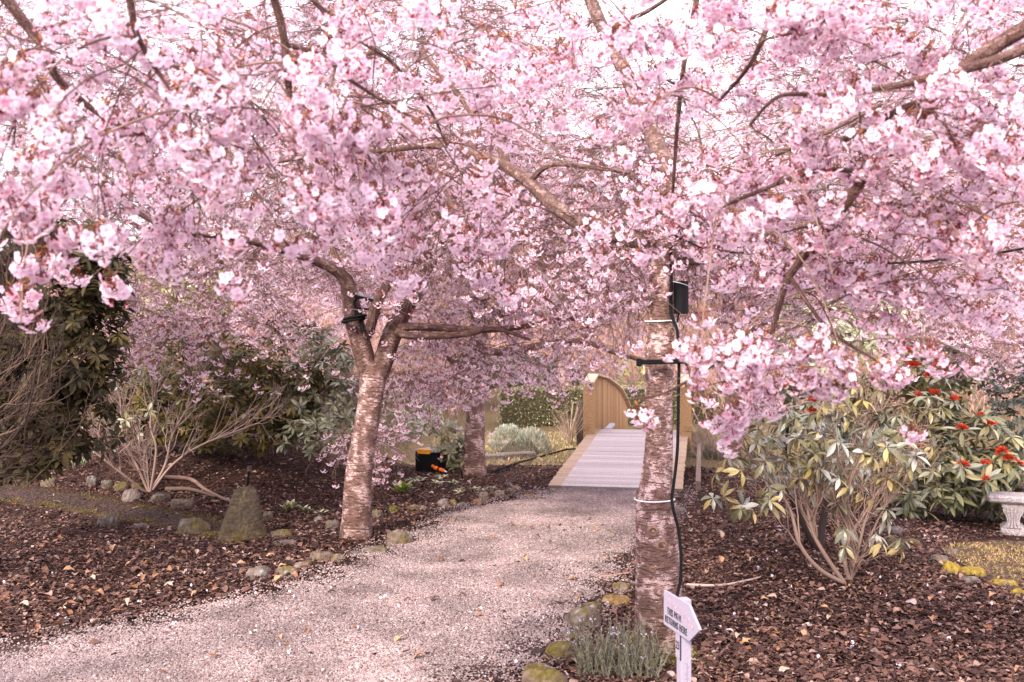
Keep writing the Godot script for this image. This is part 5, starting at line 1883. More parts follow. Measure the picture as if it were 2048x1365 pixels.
func make_spotlight() -> void:
	var d := 5.3
	var o := P(1362.5, 628, d)
	var root := thing("tube_light", "upright black cylinder light on the right side of the near cherry trunk", "lamp", o)
	var px := d / FPX
	var mb := MB.new()
	mb.lathe(Vector3.ZERO, [Vector2(0, 0), Vector2(0.036, 0), Vector2(0.0385, 0.003), Vector2(0.0385, 0.169), Vector2(0.036, 0.1725), Vector2(0.033, 0.1725), Vector2(0.032, 0.15), Vector2(0.0, 0.15)], 28, Color.WHITE)
	part("housing", mb.mesh(), M.black, root)
	mb = MB.new()
	var ring := []
	for j in 21:
		var t := TAU * j / 20.0
		ring.append(Vector3(cos(t) * 0.0396 - 0.002, 0.158 - 0.012 * cos(t), sin(t) * 0.0396))
	mb.tube(PackedVector3Array(ring), evenly(21, 0.0022, 0.0022), 5, Color.WHITE, 0.0, null, 1.0, 1.0, false)
	part("cable_tie", mb.mesh(), M.tie, root)
	part("lead", cable([Vector3(-0.012, 0, 0), Vector3(-0.018, -0.03, 0), Vector3(-0.02, -0.06, 0.0), Vector3(-0.014, -0.085, 0.0)], 0.005), M.black_soft, root)
	mb = MB.new()
	mb.tube(PackedVector3Array([Vector3(-0.024, -0.048, 0.004), Vector3(-0.017, -0.088, 0.004)]), PackedFloat32Array([0.008, 0.008]), 8)
	part("connector", mb.mesh(), M.grey, root)
	# the cable that runs down the trunk
	solo("trunk_cable", "black cable running down the right side of the near cherry trunk", "cable", cable([P(1341, 470, 5.30), P(1343, 560, 5.30), P(1341, 618, 5.30), P(1347, 640, 5.29), P(1355, 665, 5.28), P(1358, 720, 5.28), P(1357, 800, 5.29), P(1355, 900, 5.29), P(1348, 965, 5.28), P(1344, 995, 5.27), P(1347, 1020, 5.26), P(1357, 1060, 5.26), P(1362, 1110, 5.25), P(1361, 1160, 5.25), P(1352, 1200, 5.24)], 0.0085), M.black_soft)
	solo("cable_coil", "loose loops of black cable on the near cherry trunk beside the clamp", "cable", cable([P(1355, 700, 5.28), P(1370, 706, 5.27), P(1376, 716, 5.27), P(1366, 717, 5.27), P(1354, 708, 5.28), P(1352, 716, 5.27), P(1364, 720, 5.26), P(1376, 719, 5.26)], 0.0055), M.black_soft)
	var cl := thing("branch_clamp", "black clamp bar across the near cherry trunk below the tube light", "clamp", P(1320, 724, 5.26))
	mb = MB.new()
	mb.box(Vector3(0.02, 0, 0), Vector3(0.125, 0.0125, 0.014), Basis(Vector3(0, 0, 1), 0.02), Color.WHITE, 0.004)
	part("bar", mb.mesh(), M.black, cl)
	mb = MB.new()
	mb.box(Vector3(-0.110, -0.004, 0), Vector3(0.013, 0.020, 0.018), Basis(), Color.WHITE, 0.004)
	part("jaw", mb.mesh(), M.black, cl)
	mb = MB.new()
	mb.box(Vector3(0.142, -0.004, 0), Vector3(0.010, 0.016, 0.018), Basis(), Color.WHITE, 0.004)
	part("end_cap", mb.mesh(), M.black, cl)
	# knots of the near trunk
	var trunk := get_node("cherry_tree_001")
	for k in [[1301, 1056, .109, .024], [1317, 1083, .112, .026], [1345, 1018, .102, .02], [1312, 1172, .122, .022], [1334, 1170, .122, .016], [1338, 664, .072, .026], [1345, 980, .088, .018], [1300, 1130, .118, .014]]:
		var c := P(k[0], k[1], 5.4)
		var ax := P(lerpf(1318, 1309, S(700, 1000, k[1])), k[1], 5.4)
		var off: float = clampf((c.x - ax.x) / k[2], -0.95, 0.95)
		var dir := Vector3(off, 0, sqrt(1.0 - off * off))
		mb = MB.new()
		var kb := look(dir)
		var turn := Basis(kb.y, kb.x, kb.y.cross(kb.x))
		mb.lathe(ax + dir * (k[2] * 0.9), [Vector2(k[3] * 1.5, 0.0), Vector2(k[3] * 1.2, 0.016), Vector2(k[3] * 0.8, 0.021), Vector2(k[3] * 0.55, 0.012), Vector2(0.0, 0.008)], 14, Color(0.16, 0.095, 0.07), turn)
		for i in mb.v.size():
			mb.c[i] = Color(0.20, 0.12, 0.085) * (1.0 + 0.8 * fine.get_noise_3dv(mb.v[i] * 900.0))
			mb.v[i] += Vector3.ONE * 0.004 * fine.get_noise_3dv(mb.v[i] * 500.0) - (trunk as Node3D).position
		part("knot", mb.mesh(), M.twig, trunk)
	# pale ties round the trunk
	for k in [[1309.5, 998.5, 0.104, "pale plastic tie round the near cherry trunk at knee height"], [1321, 643, 0.0795, "pale plastic tie round the near cherry trunk just under the tube light"]]:
		mb = MB.new()
		ring = []
		var c := P(k[0], k[1], 5.4)
		for j in 33:
			var t := TAU * j / 32.0
			ring.append(c + Vector3(cos(t) * (k[2] + 0.003), 0.002 * sin(t * 2.0), sin(t) * (k[2] + 0.003)))
		mb.tube(PackedVector3Array(ring), evenly(33, 0.0035, 0.0035), 5, Color.WHITE, 0.0, null, 1.0, 1.0, false)
		solo("cable_tie", k[3], "cable tie", mb.mesh(), M.tie)


func make_box() -> void:
	var o := at(866, 944)
	var root := thing("battery_box", "black plastic box with amber clips and an orange plug beside the slender cherry", "box", o, -0.5)
	var mb := MB.new()
	mb.box(Vector3(0, 0.135, 0), Vector3(0.178, 0.135, 0.16), Basis(), Color.WHITE, 0.012)
	part("tub", mb.mesh(), M.black, root)
	mb = MB.new()
	mb.box(Vector3(0, 0.283, 0), Vector3(0.192, 0.013, 0.174), Basis(), Color.WHITE, 0.006)
	mb.box(Vector3(0, 0.299, 0), Vector3(0.15, 0.004, 0.13), Basis(), Color.WHITE, 0.002)
	part("lid", mb.mesh(), M.grey, root)
	for s in [-1.0, 1.0]:
		mb = MB.new()
		mb.box(Vector3(-0.02, 0.275, s * 0.184), Vector3(0.095, 0.026, 0.010), Basis(), Color.WHITE, 0.003)
		mb.box(Vector3(-0.02, 0.301, s * 0.160), Vector3(0.095, 0.005, 0.034), Basis(), Color.WHITE, 0.002)
		part("clip", mb.mesh(), M.amber, root)
	mb = MB.new()
	mb.box(Vector3(0.196, 0.279, 0), Vector3(0.005, 0.018, 0.07), Basis(), Color.WHITE, 0.002)
	part("clip", mb.mesh(), M.amber, root)
	var pl := func(a: Vector3, b: Vector3, r: float, m: Material, called: String):
		var m2 := MB.new()
		m2.tube(PackedVector3Array([a, a.lerp(b, 0.12), a.lerp(b, 0.88), b]), PackedFloat32Array([r * 0.8, r, r, r * 0.75]), 12)
		part(called, m2.mesh(), m, root)
	var s0 := Vector3(0.10, 0.10, 0.165)
	pl.call(s0, s0 + Vector3(0.03, -0.01, 0.02), 0.020, M.orange, "socket")
	pl.call(s0 + Vector3(0.05, -0.015, 0.03), s0 + Vector3(0.10, -0.025, 0.035), 0.026, M.orange, "plug")
	pl.call(s0 + Vector3(0.10, -0.025, 0.035), s0 + Vector3(0.125, -0.03, 0.035), 0.017, M.black, "collar")
	pl.call(s0 + Vector3(0.125, -0.03, 0.035), s0 + Vector3(0.20, -0.05, 0.03), 0.024, M.orange, "plug")
	pl.call(s0 + Vector3(0.20, -0.05, 0.03), s0 + Vector3(0.24, -0.065, 0.025), 0.010, M.tie, "nut")
	var inv := root.transform.affine_inverse()
	part("lead", cable([s0 + Vector3(0.235, -0.063, 0.025), inv * P(919, 938, 12.0), inv * (at(925, 962) + Vector3.UP * 0.02), inv * (at(930, 985) + Vector3.UP * 0.0)], 0.0085), M.black_soft, root)


func make_bench() -> void:
	var o := at(2026, 1066)
	var d := -o.z
	var root := thing("stone_bench", "weathered pale stone bench with scrolled supports at the right edge", "bench", o, -0.42)
	var k := d / FPX
	var mb := MB.new()
	mb.box(Vector3(0.42, 70.0 * k, 0), Vector3(0.66, 7.0 * k, 0.19), Basis(), Color.WHITE, 0.018)
	part("seat", mb.mesh(), M.concrete, root)
	for s in [0.0, 0.92]:
		mb = MB.new()
		mb.box(Vector3(s, 4.0 * k, 0), Vector3(0.115, 8.0 * k, 0.16), Basis(), Color.WHITE, 0.006)
		part("plinth", mb.mesh(), M.concrete, root)
		# scrolled support: a double curve drawn out across the bench
		mb = MB.new()
		var prof := [[0.100, 11], [0.098, 15], [0.080, 17], [0.060, 22], [0.056, 28], [0.066, 36], [0.086, 43], [0.098, 48], [0.092, 52], [0.106, 55], [0.106, 60], [0.118, 61], [0.118, 64.5]]
		for i in prof.size() - 1:
			var a: Array = prof[i]
			var b: Array = prof[i + 1]
			for sd in [-1.0, 1.0]:
				mb.quad(Vector3(s + sd * a[0], a[1] * k, -0.14), Vector3(s + sd * b[0], b[1] * k, -0.14), Vector3(s + sd * b[0], b[1] * k, 0.14), Vector3(s + sd * a[0], a[1] * k, 0.14), Color.WHITE, Vector3(sd, 0, 0))
				mb.quad(Vector3(s - a[0], a[1] * k, sd * 0.14), Vector3(s + a[0], a[1] * k, sd * 0.14), Vector3(s + b[0], b[1] * k, sd * 0.14), Vector3(s - b[0], b[1] * k, sd * 0.14), Color.WHITE, Vector3(0, 0, sd))
		# carved ribs on both broad faces
		for sd in [-1.0, 1.0]:
			for r in 4:
				var x: float = s + (r - 1.5) * 0.036
				mb.tube(smooth3([Vector3(x, 14 * k, sd * 0.150), Vector3(s + (r - 1.5) * 0.022, 28 * k, sd * 0.142), Vector3(x, 46 * k, sd * 0.146), Vector3(x, 54 * k, sd * 0.138)], 4), PackedFloat32Array([.016, .015, .013, .011, .010, .010, .010, .011, .012, .013, .012, .010, .008]), 8)
		part("support", mb.mesh(), M.concrete, root)


# ---------------------------------------------------------------- stones
func stone_mesh(seed_: int, col: Color, moss: float, flatness: float, moss_col := Color(0.36, 0.255, 0.05)) -> ArrayMesh:
	var mb := MB.new()
	var rows := 9
	var segs := 14
	fine.seed = seed_
	var pts := []
	for j in rows + 1:
		var el := lerpf(-0.9, PI * 0.5, float(j) / rows)
		for i in segs + 1:
			var a := TAU * (i % segs) / segs
			var d := Vector3(cos(a) * cos(el), sin(el), sin(a) * cos(el))
			var r := 1.0 + 0.42 * fine.get_noise_3dv(d * 26.0) + 0.16 * fine.get_noise_3dv(d * 70.0)
			# squarish, with a few flattened sides
			for q in 5:
				var pn := Vector3(sin(seed_ * 1.7 + q * 2.4), 0.35 * sin(q * 1.9 + seed_), cos(seed_ * 1.7 + q * 2.4)).normalized()
				var t := d.dot(pn) * r
				if t > 0.8:
					r *= 0.8 / t * 0.6 + 0.4
			var p := d * r
			p.y *= 1.0
			if p.y > flatness:
				p.y = flatness + (p.y - flatness) * 0.35
			pts.append(p)
	for p in pts:
		var k: float = 0.5 + 0.5 * fine.get_noise_3dv(p * 45.0)
		var c := col * lerpf(0.72, 1.25, k)
		var mk: float = clampf((p.y * 0.9 - 0.35 + 1.5 * fine.get_noise_3dv(p * 30.0 + Vector3(90, 0, 0))) * 2.6 + moss * 3.0 - 1.4, 0.0, 1.0)
		c = c.lerp(moss_col * lerpf(0.7, 1.2, k), mk if moss > 0.0 else 0.0)
		var li: float = clampf((fine.get_noise_3dv(p * 60.0 + Vector3(0, 300, 0)) - 0.28) * 8.0, 0.0, 1.0)
		c = c.lerp(Color(0.50, 0.46, 0.44), li * 0.7 * (1.0 - mk))
		mb.vert(p, p.normalized(), c)
	for j in rows:
		for i in segs:
			var s := j * (segs + 1) + i
			mb.ix.append_array(PackedInt32Array([s, s + 1, s + segs + 1, s + 1, s + segs + 2, s + segs + 1]))
	# smooth normals from the faces
	var acc := []
	acc.resize(mb.v.size())
	acc.fill(Vector3.ZERO)
	for t in range(0, mb.ix.size(), 3):
		var a := mb.ix[t]
		var b := mb.ix[t + 1]
		var c := mb.ix[t + 2]
		var nn := (mb.v[c] - mb.v[a]).cross(mb.v[b] - mb.v[a])
		if nn.dot(mb.v[a]) < 0.0:
			nn = -nn
		for i in [a, b, c]:
			acc[i] += nn
	for j in rows + 1:
		var s := j * (segs + 1)
		var both: Vector3 = acc[s] + acc[s + segs]
		acc[s] = both
		acc[s + segs] = both
	for i in mb.v.size():
		if (acc[i] as Vector3).length_squared() > 1e-12:
			mb.n[i] = (acc[i] as Vector3).normalized()
	fine.seed = 9
	return mb.mesh()


func make_stones() -> void:
	var T := Color(0.205, 0.15, 0.115)
	var Gy := Color(0.215, 0.165, 0.15)
	var Dk := Color(0.13, 0.10, 0.085)
	var Br := Color(0.22, 0.155, 0.12)
	# px, py of the foot, width, height, colour, moss, label
	var rows := [
		[90, 974, 37, 34, T, .25, "tan boulder beside the broom, leftmost of the upper row of stones"],
		[180, 973, 27, 30, Gy * .7, .0, "upright grey stone in the upper left row, next right of the tan boulder"],
		[210, 978, 32, 26, Dk, .1, "dark brown stone in the upper left row left of the mossy round one"],
		[238, 983, 38, 23, T * .8, .55, "rounded brown stone with green moss left of the bare shrub's foot"],
		[272, 980, 31, 20, T * .7, .9, "moss covered stone touching the bare shrub's foot"],
		[256, 1004, 46, 26, Gy * 1.1, .0, "flat grey stone with white lichen in front of the two mossy stones"],
		[317, 1005, 42, 22, Dk * .7, .0, "dark shaded stone under the bare shrub's surface roots"],
		[361, 1018, 54, 27, Br * .9, .15, "low brown stone with a dark underside left of the standing stone"],
		[210, 1056, 46, 30, Dk * 1.1, .2, "dark half buried stone on the near side of the earth track"],
		[276, 1057, 34, 11, Gy * .9, .0, "thin flat grey slab on the near edge of the earth track"],
		[381, 1068, 74, 33, T, .15, "broad pale topped stone with white lichen just left of the standing stone"],
		[354, 1072, 24, 10, T, 1.0, "small cushion of yellow moss on a stone below the broad lichened one"],
		[560, 1078, 52, 23, T, .6, "yellow mossed stone just right of the standing stone's foot"],
		[534, 1038, 24, 17, T * 1.1, .1, "small pale stone right of the standing stone's waist"],
		[662, 1060, 34, 25, Gy, .1, "round grey stone against the left side of the forked trunk"],
		[636, 1044, 24, 12, Gy * 1.1, .0, "small flat grey stone left of the round one by the forked trunk"],
		[568, 1092, 48, 11, Gy, .0, "low grey slab in the mulch below the yellow mossed stone"],
		[797, 1094, 62, 36, T, .1, "rounded tan boulder at the gravel edge right of the forked trunk's foot"],
		[744, 1110, 54, 21, Gy, .1, "flat grey stone in front of the forked trunk's foot"],
		[709, 1114, 30, 13, Gy * .9, .0, "small grey stone left of the flat one before the forked trunk"],
		[637, 1124, 58, 23, T * 1.05, .1, "low stone sprinkled with fallen petals between mulch and gravel"],
		[673, 1124, 37, 17, T, .2, "small tan stone right of the petal sprinkled one"],
		[510, 1160, 53, 29, Gy * 1.15, .1, "pale pinkish grey stone in the mulch, lowest left of the edging stones"],
		[566, 1155, 52, 21, T, .2, "brownish stone right of the pale pinkish grey one"],
		[602, 1137, 42, 16, Br * 1.1, .1, "small brown stone above the brownish edging stones"],
		[753, 1037, 29, 25, T, .1, "upright tan stone right of the forked trunk"],
		[787, 1026, 26, 19, T, .95, "yellow mossed stone beside the short black pipe end"],
		[828, 1022, 29, 16, T, .45, "brown and yellow stone in the row left of the grey ones"],
		[846, 1022, 15, 13, Gy, .0, "little grey stone right of the brown and yellow one"],
		[887, 1015, 28, 20, Gy, .0, "round grey stone in the middle of the row below the black box"],
		[906, 1010, 16, 12, T, .6, "little mossy stone right of the round grey one"],
		[925, 1017, 22, 16, Gy * 1.05, .0, "grey stone between the mossy one and the orange one"],
		[955, 1011, 24, 17, Color(0.36, 0.20, 0.13), .0, "orange brown stone at the gravel edge below the slender cherry"],
		[967, 1002, 24, 22, T * 1.35, .0, "pale tan stone right of the orange brown one"],
		[999, 996, 26, 19, T * 1.4, .0, "pale stone in the heap towards the bridge"],
		[1020, 988, 22, 15, T * 1.1, .1, "tan stone in the heap nearest the bridge ramp"],
		[1033, 982, 25, 13, T * 1.3, .0, "light brown stone at the top of the heap near the bridge ramp"],
		[1016, 974, 20, 11, Gy, .0, "small grey stone behind the heap near the bridge ramp"],
		[1243, 1186, 42, 26, Br * 1.2, .35, "brown stone with a mossy side leaning on the near cherry trunk"],
		[1234, 1213, 66, 24, Color(0.33, 0.20, 0.08), .2, "flat stone with orange lichen left of the near cherry trunk"],
		[1166, 1262, 80, 48, T * .95, .15, "large tilted slab at the gravel edge left of the near cherry"],
		[1128, 1326, 80, 46, T * .9, .45, "mossy boulder strewn with petals at the lower gravel edge"],
		[1086, 1385, 105, 52, Br * 1.2, .3, "big orange mossed rock at the bottom edge of the picture"],
		[1150, 1288, 64, 20, Gy * .85, .1, "grey slab wedged between the tilted slab and the mossy boulder"],
		[1188, 1226, 46, 24, T * .8, .1, "tan stone above the large tilted slab"],
		[1364, 1027, 32, 15, Gy * 1.1, .0, "grey stone just right of the near cherry trunk beyond the cable"],
		[1909, 1150, 42, 30, T, 1.0, "round stone capped in bright yellow moss at the lawn edge"],
		[1955, 1154, 62, 24, T, 1.0, "long stone covered in yellow moss at the lawn edge"],
		[1949, 1169, 48, 17, Gy * 1.1, .0, "bare grey stone in front of the long yellow mossed one"],
		[2018, 1178, 58, 21, T, .8, "yellow mossed stone low at the right edge of the lawn"],
		[2040, 1194, 30, 16, T, .8, "small mossy stone at the right edge of the picture"],
		[1906, 1110, 30, 13, Gy * 1.1, .0, "small grey stone at the lawn's left corner"],
		[1800, 1104, 50, 30, Dk, .35, "dark stone with a mossy side under the scarlet flowered rhododendron"],
		[1828, 1092, 40, 17, T, .8, "low mossy stone behind the dark one under the scarlet flowered bush"],
		[1797, 1068, 47, 15, Gy * .9, .0, "flat grey stone at the back of the mulch under the scarlet flowered bush"],
		[1884, 1130, 42, 21, Gy, .1, "grey stone left of the yellow mossed ones at the lawn edge"],
	]
	var i := 0
	for r in rows:
		var foot: Vector3 = at(r[0], r[1])
		var d := -foot.z
		var wd: float = r[2] * d / FPX
		var ht: float = r[3] * d / FPX
		var m := stone_mesh(40 + i * 7, r[4], r[5], R(0.55, 0.95), Color(0.40, 0.275, 0.055) if r[0] > 1890 else Color(0.20, 0.15, 0.045))
		var dep := wd * R(0.7, 0.95)
		# the mesh is about one unit in radius; its foot sits a little in the ground
		var xf := Transform3D(Basis(Vector3.UP, 0.0).scaled(Vector3(wd * 0.5, ht * 1.0, dep * 0.5)), foot + Vector3(0, -ht * 0.14, -dep * 0.42) + Vector3.UP * (gh(foot.x, foot.z - dep * 0.42) - foot.y) * 0.5)
		solo("stone", r[6], "stone", m, M.stone, xf, "edging stones of the beds")
		i += 1
	# standing stone, a rough pyramid with a blunt top
	var base := at(476, 1086)
	var d2 := -base.z
	var k := d2 / FPX
	var mb := MB.new()
	var levels := [[-8, 50, 0.5], [10, 47, 0.5], [35, 40, 0.46], [60, 33, 0.44], [85, 27, 0.42], [100, 22, 0.42], [107, 15, 0.4], [109, 4, 0.4]]
	var segs := 20
	for j in levels.size():
		for s in segs + 1:
			var a := TAU * (s % segs) / segs
			var sq := 1.0 / pow(pow(absf(cos(a)), 3.4) + pow(absf(sin(a)), 3.4), 1.0 / 3.4)
			var off: float = levels[j][0] * 0.13
			var p := Vector3((cos(a) * sq * levels[j][1] + off * 0.55) * k, levels[j][0] * k, sin(a) * sq * levels[j][1] * levels[j][2] * 1.4 * k)
			p = Basis(Vector3.UP, 0.35) * p
			p += p.normalized() * 0.012 * fine.get_noise_3dv(p * 260.0)
			var kk := 0.5 + 0.5 * fine.get_noise_3dv(p * 500.0)
			var col := Color(0.075, 0.053, 0.036).lerp(Color(0.15, 0.112, 0.082), kk)
			col = col.lerp(Color(0.17, 0.125, 0.03), clampf(S(0.11, 0.0, p.y) * 1.1 + 0.9 * fine.get_noise_3dv(p * 220.0) - 0.12, 0.0, 1.0) * 0.8)
			mb.vert(p, Vector3(cos(a), 0.3, sin(a)).normalized(), col)
	for j in levels.size() - 1:
		for s in segs:
			var q := j * (segs + 1) + s
			mb.ix.append_array(PackedInt32Array([q, q + 1, q + segs + 1, q + 1, q + segs + 2, q + segs + 1]))
	solo("standing_stone", "upright pyramid shaped mossy stone in the left bed", "stone", mb.mesh(), M.stone, Transform3D(Basis(), base + Vector3(0, 0, -0.12)))


# ---------------------------------------------------------------- what lies on the ground
func flake(kind: int) -> ArrayMesh:
	var mb := MB.new()
	var n := 5
	var ring := []
	for k in n + 1:
		var t := float(k) / n
		var w := (0.30 * sin(PI * pow(t, 0.8)) + 0.015) if kind == 0 else 0.12 + 0.05 * sin(t * 9.0)
		var curl := 0.16 * sin(t * PI * 1.2 + 0.3) if kind == 0 else 0.05 * sin(t * 4.0)
		ring.append([Vector3(t - 0.5, curl + w * R(0.1, 0.6), w * R(0.8, 1.1)), Vector3(t - 0.5, curl, 0.0), Vector3(t - 0.5, curl + w * R(-0.1, 0.5), -w * R(0.8, 1.1))])
	for k in n:
		for s in [[0, 1], [1, 2]]:
			mb.quad(ring[k][s[0]], ring[k + 1][s[0]], ring[k + 1][s[1]], ring[k][s[1]], Color.WHITE * R(0.9, 1.05), Vector3.UP)
	return mb.mesh()


func pebble_mesh() -> ArrayMesh:
	var mb := MB.new()
	var rows := 4
	var segs := 6
	var g := []
	for j in rows + 1:
		var el := lerpf(-PI * 0.5, PI * 0.5, float(j) / rows)
		var l := []
		for i in segs:
			var a := TAU * i / segs + j * 0.4
			l.append(Vector3(cos(a) * cos(el), sin(el) * 0.7, sin(a) * cos(el)) * R(0.82, 1.15))
		g.append(l)
	for j in rows:
		for i in segs:
			var k := (i + 1) % segs
			var f: Vector3 = g[j][i] + g[j + 1][k]
			mb.quad(g[j][i], g[j][k], g[j + 1][k], g[j + 1][i], Color.WHITE, f)
	return mb.mesh()


func gravel_sd(p: Vector2) -> float:
	return edge_distance(gravel_poly, p) + 0.10 * fine.get_noise_2d(p.x * 90.0, p.y * 90.0)


func in_deck(p: Vector3) -> bool:
	var o := flat(at(1229, 985))
	var q := Vector3(p.x - o.x, 0, p.z - o.y)
	return q.dot(AX) > -0.05 and absf(q.dot(AW)) < 0.8


func make_litter() -> void:
	var dirt_at := func(p: Vector2) -> bool: return line_distance(dirt_line, p) < 0.3
	# pebbles of the path
	var xf := []
	var cc := []
	var box_tries := 0
	while xf.size() < 170000 and box_tries < 700000:
		box_tries += 1
		var d := 4.6 + 7.0 * pow(R(0, 1), 1.15)
		var x := R(-3.4, 2.6)
		if absf(x) > d * 0.55:
			continue
		var p := Vector2(x, -d)
		if not Geometry2D.is_point_in_polygon(p, gravel_poly):
			if box_tries % 9 != 0 or edge_distance(gravel_poly, p) < -0.14:
				continue
		elif R(0, 1) > S(-0.12, 0.5, edge_distance(gravel_poly, p) + 0.3 * fine.get_noise_2d(x * 70.0, d * 70.0)):
			continue
		var y := gh(x, -d) + 0.021
		var s := R(0.0034, 0.0066) * (1.0 if R(0, 1) < 0.95 else 1.5)
		xf.append(Transform3D(Basis.from_euler(Vector3(R(-0.5, 0.5), R(0, TAU), R(-0.5, 0.5))).scaled(Vector3(s * R(0.9, 1.4), s, s)), Vector3(x, y + R(-0.002, 0.003), -d)))
		var t := R(0, 1)
		var col := Color(0.185, 0.13, 0.125).lerp(Color(0.285, 0.22, 0.215), t)
		if R(0, 1) < 0.16:
			col = Color(0.15, 0.10, 0.09)
		if R(0, 1) < 0.06:
			col = Color(0.38, 0.33, 0.33)
		cc.append(col * R(0.85, 1.1) * (1.0 + 0.55 * fine.get_noise_2d(x * 45.0, d * 45.0 + 300.0)))
	var peb := many("gravel", pebble_mesh(), M.pebble, xf, cc, self)
	tag(peb, "loose pale pebbles of the gravel path", "gravel")

	# mulch: dead leaves and bark chips over the beds
	for kind in 2:
		xf = []
		cc = []
		var want := 52000 if kind == 0 else 60000
		var tries := 0
		while xf.size() < want and tries < want * 5:
			tries += 1
			var d := 4.6 + 11.5 * pow(R(0, 1), 1.5)
			var x := R(-0.56, 0.56) * d
			var p := Vector2(x, -d)
			var sd := gravel_sd(p)
			if sd > -0.25 and R(0, 1) > (0.012 if sd > 0.7 else 0.35 * pow(1.0 - (sd + 0.25) / 0.95, 3.0) + 0.012 if sd > 0.0 else 0.6):
				continue
			if dirt_at.call(p) and R(0, 1) > 0.05:
				continue
			if x > 2.6 and edge_distance(lawn_poly, p) > 0.0 and R(0, 1) > 0.06:
				continue
			if d > 14.5 and x > -1.0 and R(0, 1) > 0.15:
				continue
			var w := Vector3(x, gh(x, -d) + R(0.0, 0.02), -d)
			if d > 11.0 and in_deck(w):
				continue
			var s := R(0.016, 0.052) if kind == 0 else R(0.012, 0.040)
			if R(0, 1) < 0.10:
				s *= 1.7
			var flatter := R(0.25, 0.9)
			var b := Basis.from_euler(Vector3(R(-0.4, 0.4), R(0, TAU), R(-0.4, 0.4)))
			xf.append(Transform3D(b.scaled(Vector3.ONE) * Basis.from_scale(Vector3(s, s * flatter, s)), w + Vector3.UP * 0.006))
			var t := R(0, 1)
			var col := Color(0.065, 0.034, 0.028).lerp(Color(0.155, 0.082, 0.064), t)
			var u := R(0, 1)
			if u < 0.30:
				col = Color(0.040, 0.022, 0.020)
			elif u < 0.40:
				col = Color(0.23, 0.145, 0.12)
			elif u < 0.425:
				col = Color(0.22, 0.095, 0.045)
			elif u < 0.44:
				col = Color(0.36, 0.27, 0.25)
			cc.append(col * R(0.7, 1.25))
		var o := many("leaf_litter" if kind == 0 else "bark_chips", flake(kind), M.dry, xf, cc, self)
		tag(o, "dead brown leaves covering the beds" if kind == 0 else "dark bark chips covering the beds", "litter")

	# moss on the lawn and on the edge of the track
	xf = []
	cc = []
	for k in 16000:
		var x := R(2.6, 6.4)
		var d := R(6.2, 9.6)
		if edge_distance(lawn_poly, Vector2(x, -d)) < 0.05:
			continue
		if fine.get_noise_2d(x * 110.0, -d * 110.0) < R(-0.45, 0.1):
			continue
		xf.append(Transform3D(look(Vector3(R(-1, 1), R(0.3, 1.5), R(-1, 1))).scaled(Vector3.ONE * R(0.6, 1.4)), Vector3(x, gh(x, -d) + 0.012, -d)))
		cc.append(Color(0.27, 0.185, 0.10).lerp(Color(0.27, 0.195, 0.07), R(0, 1)) * R(0.8, 1.3))
	for k in 2600:
		var q := R(0, 1) * (dirt_line.size() - 1)
		var i := mini(int(q), dirt_line.size() - 2)
		var p := dirt_line[i].lerp(dirt_line[i + 1], q - i) + Vector2(R(-0.05, 0.05), (R(0.16, 0.34)) * (1.0 if R(0, 1) < 0.7 else -1.0))
		if fine.get_noise_2d(p.x * 120.0, p.y * 120.0) < 0.0:
			continue
		xf.append(Transform3D(look(Vector3(R(-1, 1), R(0.3, 1.5), R(-1, 1))).scaled(Vector3.ONE * R(0.6, 1.2)), Vector3(p.x, gh(p.x, p.y) + 0.012, p.y)))
		cc.append(Color(0.17, 0.125, 0.04).lerp(Color(0.12, 0.095, 0.035), R(0, 1)) * R(0.8, 1.2))
	tag(many("moss", make_leaf(0.022, 0.007, 0.2, Color.WHITE, Color.WHITE), M.dry, xf, cc, self), "low yellowish moss of the lawn and the track's edge", "moss")
	# dry grass on the far bank
	xf = []
	cc = []
	for k in 9000:
		var x := R(-1.6, 1.6)
		var d := R(14.2, 23.0)
		var w := Vector3(x, gh(x, -d), -d)
		if in_deck(w):
			continue
		xf.append(Transform3D(look(Vector3(R(-1, 1), R(0.2, 1.4), R(-1, 1))).scaled(Vector3.ONE * R(0.7, 1.6)), w))
		cc.append(Color(0.46, 0.34, 0.20).lerp(Color(0.28, 0.24, 0.10), R(0, 1)) * R(0.8, 1.2))
	tag(many("dry_grass", make_leaf(0.06, 0.006, 0.3, Color.WHITE, Color.WHITE), M.dry, xf, cc, self), "short dry grass on the far bank", "grass")

	# brushwood on the slope behind
	xf = []
	cc = []
	for k in 9000:
		var d := R(23.0, 60.0)
		var x := R(-0.58, 0.58) * d
		if absf(x / d - 0.06) < 0.10 and d < 29.0:
			continue
		var w := Vector3(x, gh(x, -d) + R(0, 0.5), -d)
		xf.append(Transform3D(look(Vector3(R(-0.6, 0.6), R(0.7, 1.6), R(-0.6, 0.6))).scaled(Vector3.ONE * R(2.0, 4.5)), w))
		cc.append(Color(3.0, 3.0, 3.1).lerp(Color(1.8, 1.6, 1.5), R(0, 1)) * R(0.7, 1.2))
	tag(many("undergrowth", twig_protos[1].mesh, M.twig, xf, cc, self), "leafless tan brushwood on the slope behind the garden", "undergrowth")

	# single fallen leaves, the ones that stand out
	var leaf_mesh := []
